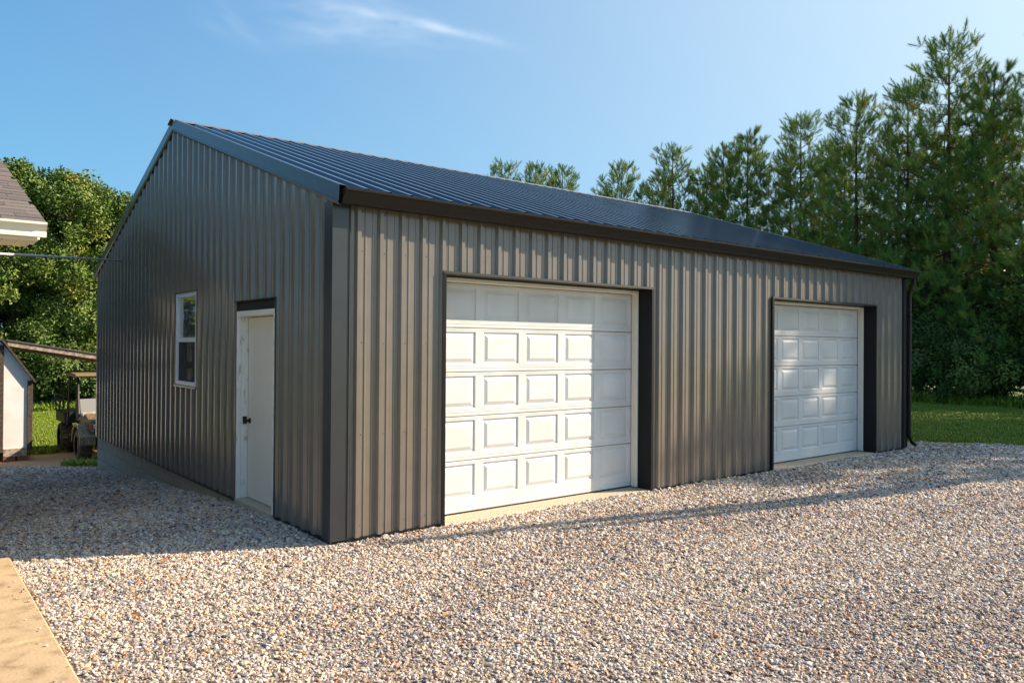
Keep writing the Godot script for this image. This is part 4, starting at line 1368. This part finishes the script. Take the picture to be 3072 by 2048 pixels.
func seen(x: float, z: float) -> float:
	# distance along the view; negative where neither this camera nor one a step aside looks
	var dx := x + 3.0744
	var dz := z - 6.325
	var f := dx * 0.6277 - dz * 0.7785
	var r := dx * 0.7785 + dz * 0.6277
	if f < 1.5 or absf(r) > 0.74 * f + 1.2:
		return -1.0
	return f

func stones(yard: PackedVector2Array) -> void:
	rng.seed = 500
	var shapes := []
	for k in 5:
		var b := MB.new()
		var phi := (1.0 + sqrt(5.0)) * 0.5
		var vs := [Vector3(-1, phi, 0), Vector3(1, phi, 0), Vector3(-1, -phi, 0), Vector3(1, -phi, 0), Vector3(0, -1, phi), Vector3(0, 1, phi), Vector3(0, -1, -phi), Vector3(0, 1, -phi), Vector3(phi, 0, -1), Vector3(phi, 0, 1), Vector3(-phi, 0, -1), Vector3(-phi, 0, 1)]
		for i in 12:
			vs[i] = vs[i].normalized() * rng.randf_range(0.72, 1.2) * Vector3(1.35, 0.52, 0.90)
		for f in [[0, 11, 5], [0, 5, 1], [0, 1, 7], [0, 7, 10], [0, 10, 11], [1, 5, 9], [5, 11, 4], [11, 10, 2], [10, 7, 6], [7, 1, 8], [3, 9, 4], [3, 4, 2], [3, 2, 6], [3, 6, 8], [3, 8, 9], [4, 9, 5], [2, 4, 11], [6, 2, 10], [8, 6, 7], [9, 8, 1]]:
			b.tri(vs[f[0]], vs[f[1]], vs[f[2]])
		shapes.append(b.mesh(M.stone))
	var palette := [Color(0.60, 0.53, 0.45), Color(0.70, 0.65, 0.58), Color(0.52, 0.39, 0.25), Color(0.57, 0.46, 0.32), Color(0.33, 0.32, 0.33), Color(0.24, 0.235, 0.25), Color(0.42, 0.34, 0.30), Color(0.40, 0.20, 0.11), Color(0.13, 0.115, 0.11), Color(0.50, 0.44, 0.40), Color(0.50, 0.31, 0.16)]
	var weight := [6, 3, 5, 5, 2, 2, 4, 1, 2, 5, 2]
	var bag := []
	for i in palette.size():
		for k in weight[i]: bag.append(palette[i])
	var bag_dark := [palette[4], palette[5], palette[6], palette[8], palette[2], palette[7]]
	var bufs := [PackedFloat32Array(), PackedFloat32Array(), PackedFloat32Array(), PackedFloat32Array(), PackedFloat32Array()]
	var cell := 0.25
	var x := -3.5
	while x < 16.0:
		var z := -11.5
		while z < 9.0:
			var f := seen(x + cell * 0.5, z + cell * 0.5)
			if f > 0.0 and f < 22.0 and Geometry2D.is_point_in_polygon(Vector2(x + cell * 0.5, z + cell * 0.5), yard) and not (x > 0.05 and z < -0.30 and x < LEN - 0.1):
				var dens := lerpf(5200.0, 1400.0, smoothstep(3.5, 13.0, f))
				var size := lerpf(0.0073, 0.0143, smoothstep(3.5, 13.0, f))
				for k in int(dens * cell * cell):
					var px := x + rng.randf() * cell * 1.08 - 0.01
					var pz := z + rng.randf() * cell * 1.08 - 0.01
					if px > 0.03 and px < LEN - 0.05 and pz < 0.02 and pz > -WID: continue
					var on_slab := px < -2.285 and pz > -1.01
					if on_slab and (rng.randf() > 0.012 or px < -2.42): continue
					var s := size * exp(clampf(rng.randfn(), -2.0, 2.1) * 0.36)
					var bs := Basis.from_euler(Vector3(rng.randfn() * 0.45, rng.randf() * TAU, rng.randfn() * 0.45)).scaled(Vector3.ONE * s)
					var c: Color = bag[rng.randi() % bag.size()]
					if rng.randf() < 0.45 * smoothstep(-0.1, 0.45, hills.get_noise_2d(px * 0.9 + 40.0, pz * 1.6)): c = bag_dark[rng.randi() % bag_dark.size()]
					pack(bufs[k % 5], bs, Vector3(px, 0.031 + s * 0.4 if on_slab else gy(px, pz) + 0.032 + s * rng.randf_range(0.1, 0.6), pz), c * rng.randf_range(0.8, 1.1))
			z += cell
		x += cell
	var g := Node3D.new()
	g.name = "gravel_stones"
	add_child(g)
	tag(g, "loose tan, white and grey crushed stone covering the yard", "gravel", "", "stuff")
	for k in 5:
		multi(g, "stone_layer", shapes[k], bufs[k], true)
	# a few fallen leaves
	var lm := MB.new()
	for k in 6:
		var u0 := k / 6.0
		var u1 := (k + 1) / 6.0
		var w0 := sin(u0 * PI) * 0.022
		var w1 := sin(u1 * PI) * 0.022
		var p0 := Vector3(0, sin(u0 * 3.0) * 0.012, u0 * 0.075)
		var p1 := Vector3(0, sin(u1 * 3.0) * 0.012, u1 * 0.075)
		for s in [-1.0, 1.0]:
			lm.quad(p0, p0 + Vector3(s * w0, 0.008, 0), p1 + Vector3(s * w1, 0.008, 0), p1)
	var leaf := lm.mesh(M.dead_leaf)
	for q in [[-1.86, 1.02, 0.4], [-0.3, 2.2, 1.9], [1.35, 0.62, 2.8], [3.2, 1.9, 4.0], [-1.3, -0.2, 5.2]]:
		var o := piece(self, numbered("fallen_leaf"), leaf, Vector3(q[0], gy(q[0], q[1]) + 0.062, q[1]))
		o.rotation = Vector3(0.15, q[2], 0.1)
		tag(o, "small dry brown leaf lying on the gravel", "leaf", "fallen leaves on the gravel")

func lawn(yard: PackedVector2Array) -> void:
	rng.seed = 600
	var b := MB.new()
	for k in 8:
		var a := k * 2.4
		var o := Vector3(cos(a), 0, sin(a))
		var p := o * 0.035 * rng.randf()
		var h := rng.randf_range(0.6, 1.0)
		var side := Vector3(-o.z, 0, o.x) * 0.006
		var m := p + Vector3(0, 0.055 * h, 0) + o * 0.012
		var tip := p + Vector3(0, 0.085 * h, 0) + o * 0.045
		b.tri(p - side, p + side, m + side * 0.8)
		b.tri(p - side, m + side * 0.8, m - side * 0.8)
		b.tri(m - side * 0.8, m + side * 0.8, tip)
	var tuft := b.mesh(M.grass)
	var buf := PackedFloat32Array()
	var tall := PackedFloat32Array()
	var add := func(x: float, z: float, s: float, into: PackedFloat32Array, dry: float) -> void:
		var c := Color(0.13, 0.225, 0.024).lerp(Color(0.27, 0.33, 0.040), rng.randf())
		if rng.randf() < dry: c = Color(0.30, 0.25, 0.10)
		pack(into, Basis(Vector3.UP, rng.randf() * TAU).scaled(Vector3(s, s * rng.randf_range(0.7, 1.2), s)), Vector3(x, gy(x, z) - 0.004, z), c)
	# right lawn
	for k in 70000:
		var x := rng.randf_range(10.5, 27.5)
		var z := rng.randf_range(-14.0, 8.0)
		if seen(x, z) < 0.0 or Geometry2D.is_point_in_polygon(Vector2(x, z), yard): continue
		if x < 12.2 and z < -1.0 and x < LEN + 0.05: continue
		var edge := 12.35 + 0.68 * (z + 0.6)
		if x < edge and z > -0.9 and rng.randf() < 0.85: continue
		add.call(x, z, rng.randf_range(0.8, 1.25), buf, 0.05)
	# left lawn
	for k in 45000:
		var z := rng.randf_range(-30.0, -14.2)
		var x := rng.randf_range(-3.5, 7.5)
		if seen(x, z) < 0.0: continue
		add.call(x, z, rng.randf_range(0.8, 1.3), buf, 0.04)
	var lw := multi(self, "lawn_grass", tuft, buf, true)
	tag(lw, "short mown green grass on both lawns", "grass", "", "stuff")
	# rough grass where the mower does not reach
	for k in 2600:
		var z := rng.randf_range(-13.0, 8.0)
		var x := 24.3 + rng.randf_range(-0.9, 1.6)
		if seen(x, z) > 0.0: add.call(x, z, rng.randf_range(2.0, 5.0), tall, 0.03)
	for k in 1500:
		var x := rng.randf_range(-4.0, 9.0)
		add.call(x, -27.6 + rng.randf_range(-0.9, 0.8), rng.randf_range(2.0, 4.5), tall, 0.03)
	for k in 260:
		var x := rng.randf_range(-0.35, 0.75)
		add.call(x, -10.75 + rng.randf_range(-0.45, 0.45) + 0.4 * x, rng.randf_range(0.9, 2.2), tall, 0.02)
	for k in 300:
		var x := rng.randf_range(-3.2, 0.9)
		add.call(x, -14.35 + rng.randf_range(-0.25, 0.25), rng.randf_range(1.2, 2.4), tall, 0.05)
	var tg := multi(self, "rough_grass", tuft, tall, true)
	tag(tg, "tall unmown grass and weeds along the wood and sheds", "grass", "", "stuff")

func _ready() -> void:
	hills.seed = 4
	hills.frequency = 0.35
	hills.fractal_octaves = 2
	stage()
	materials()
	ground()
	rng.seed = 1
	garage()
	house()
	shed()
	utility_vehicle()
	forest()
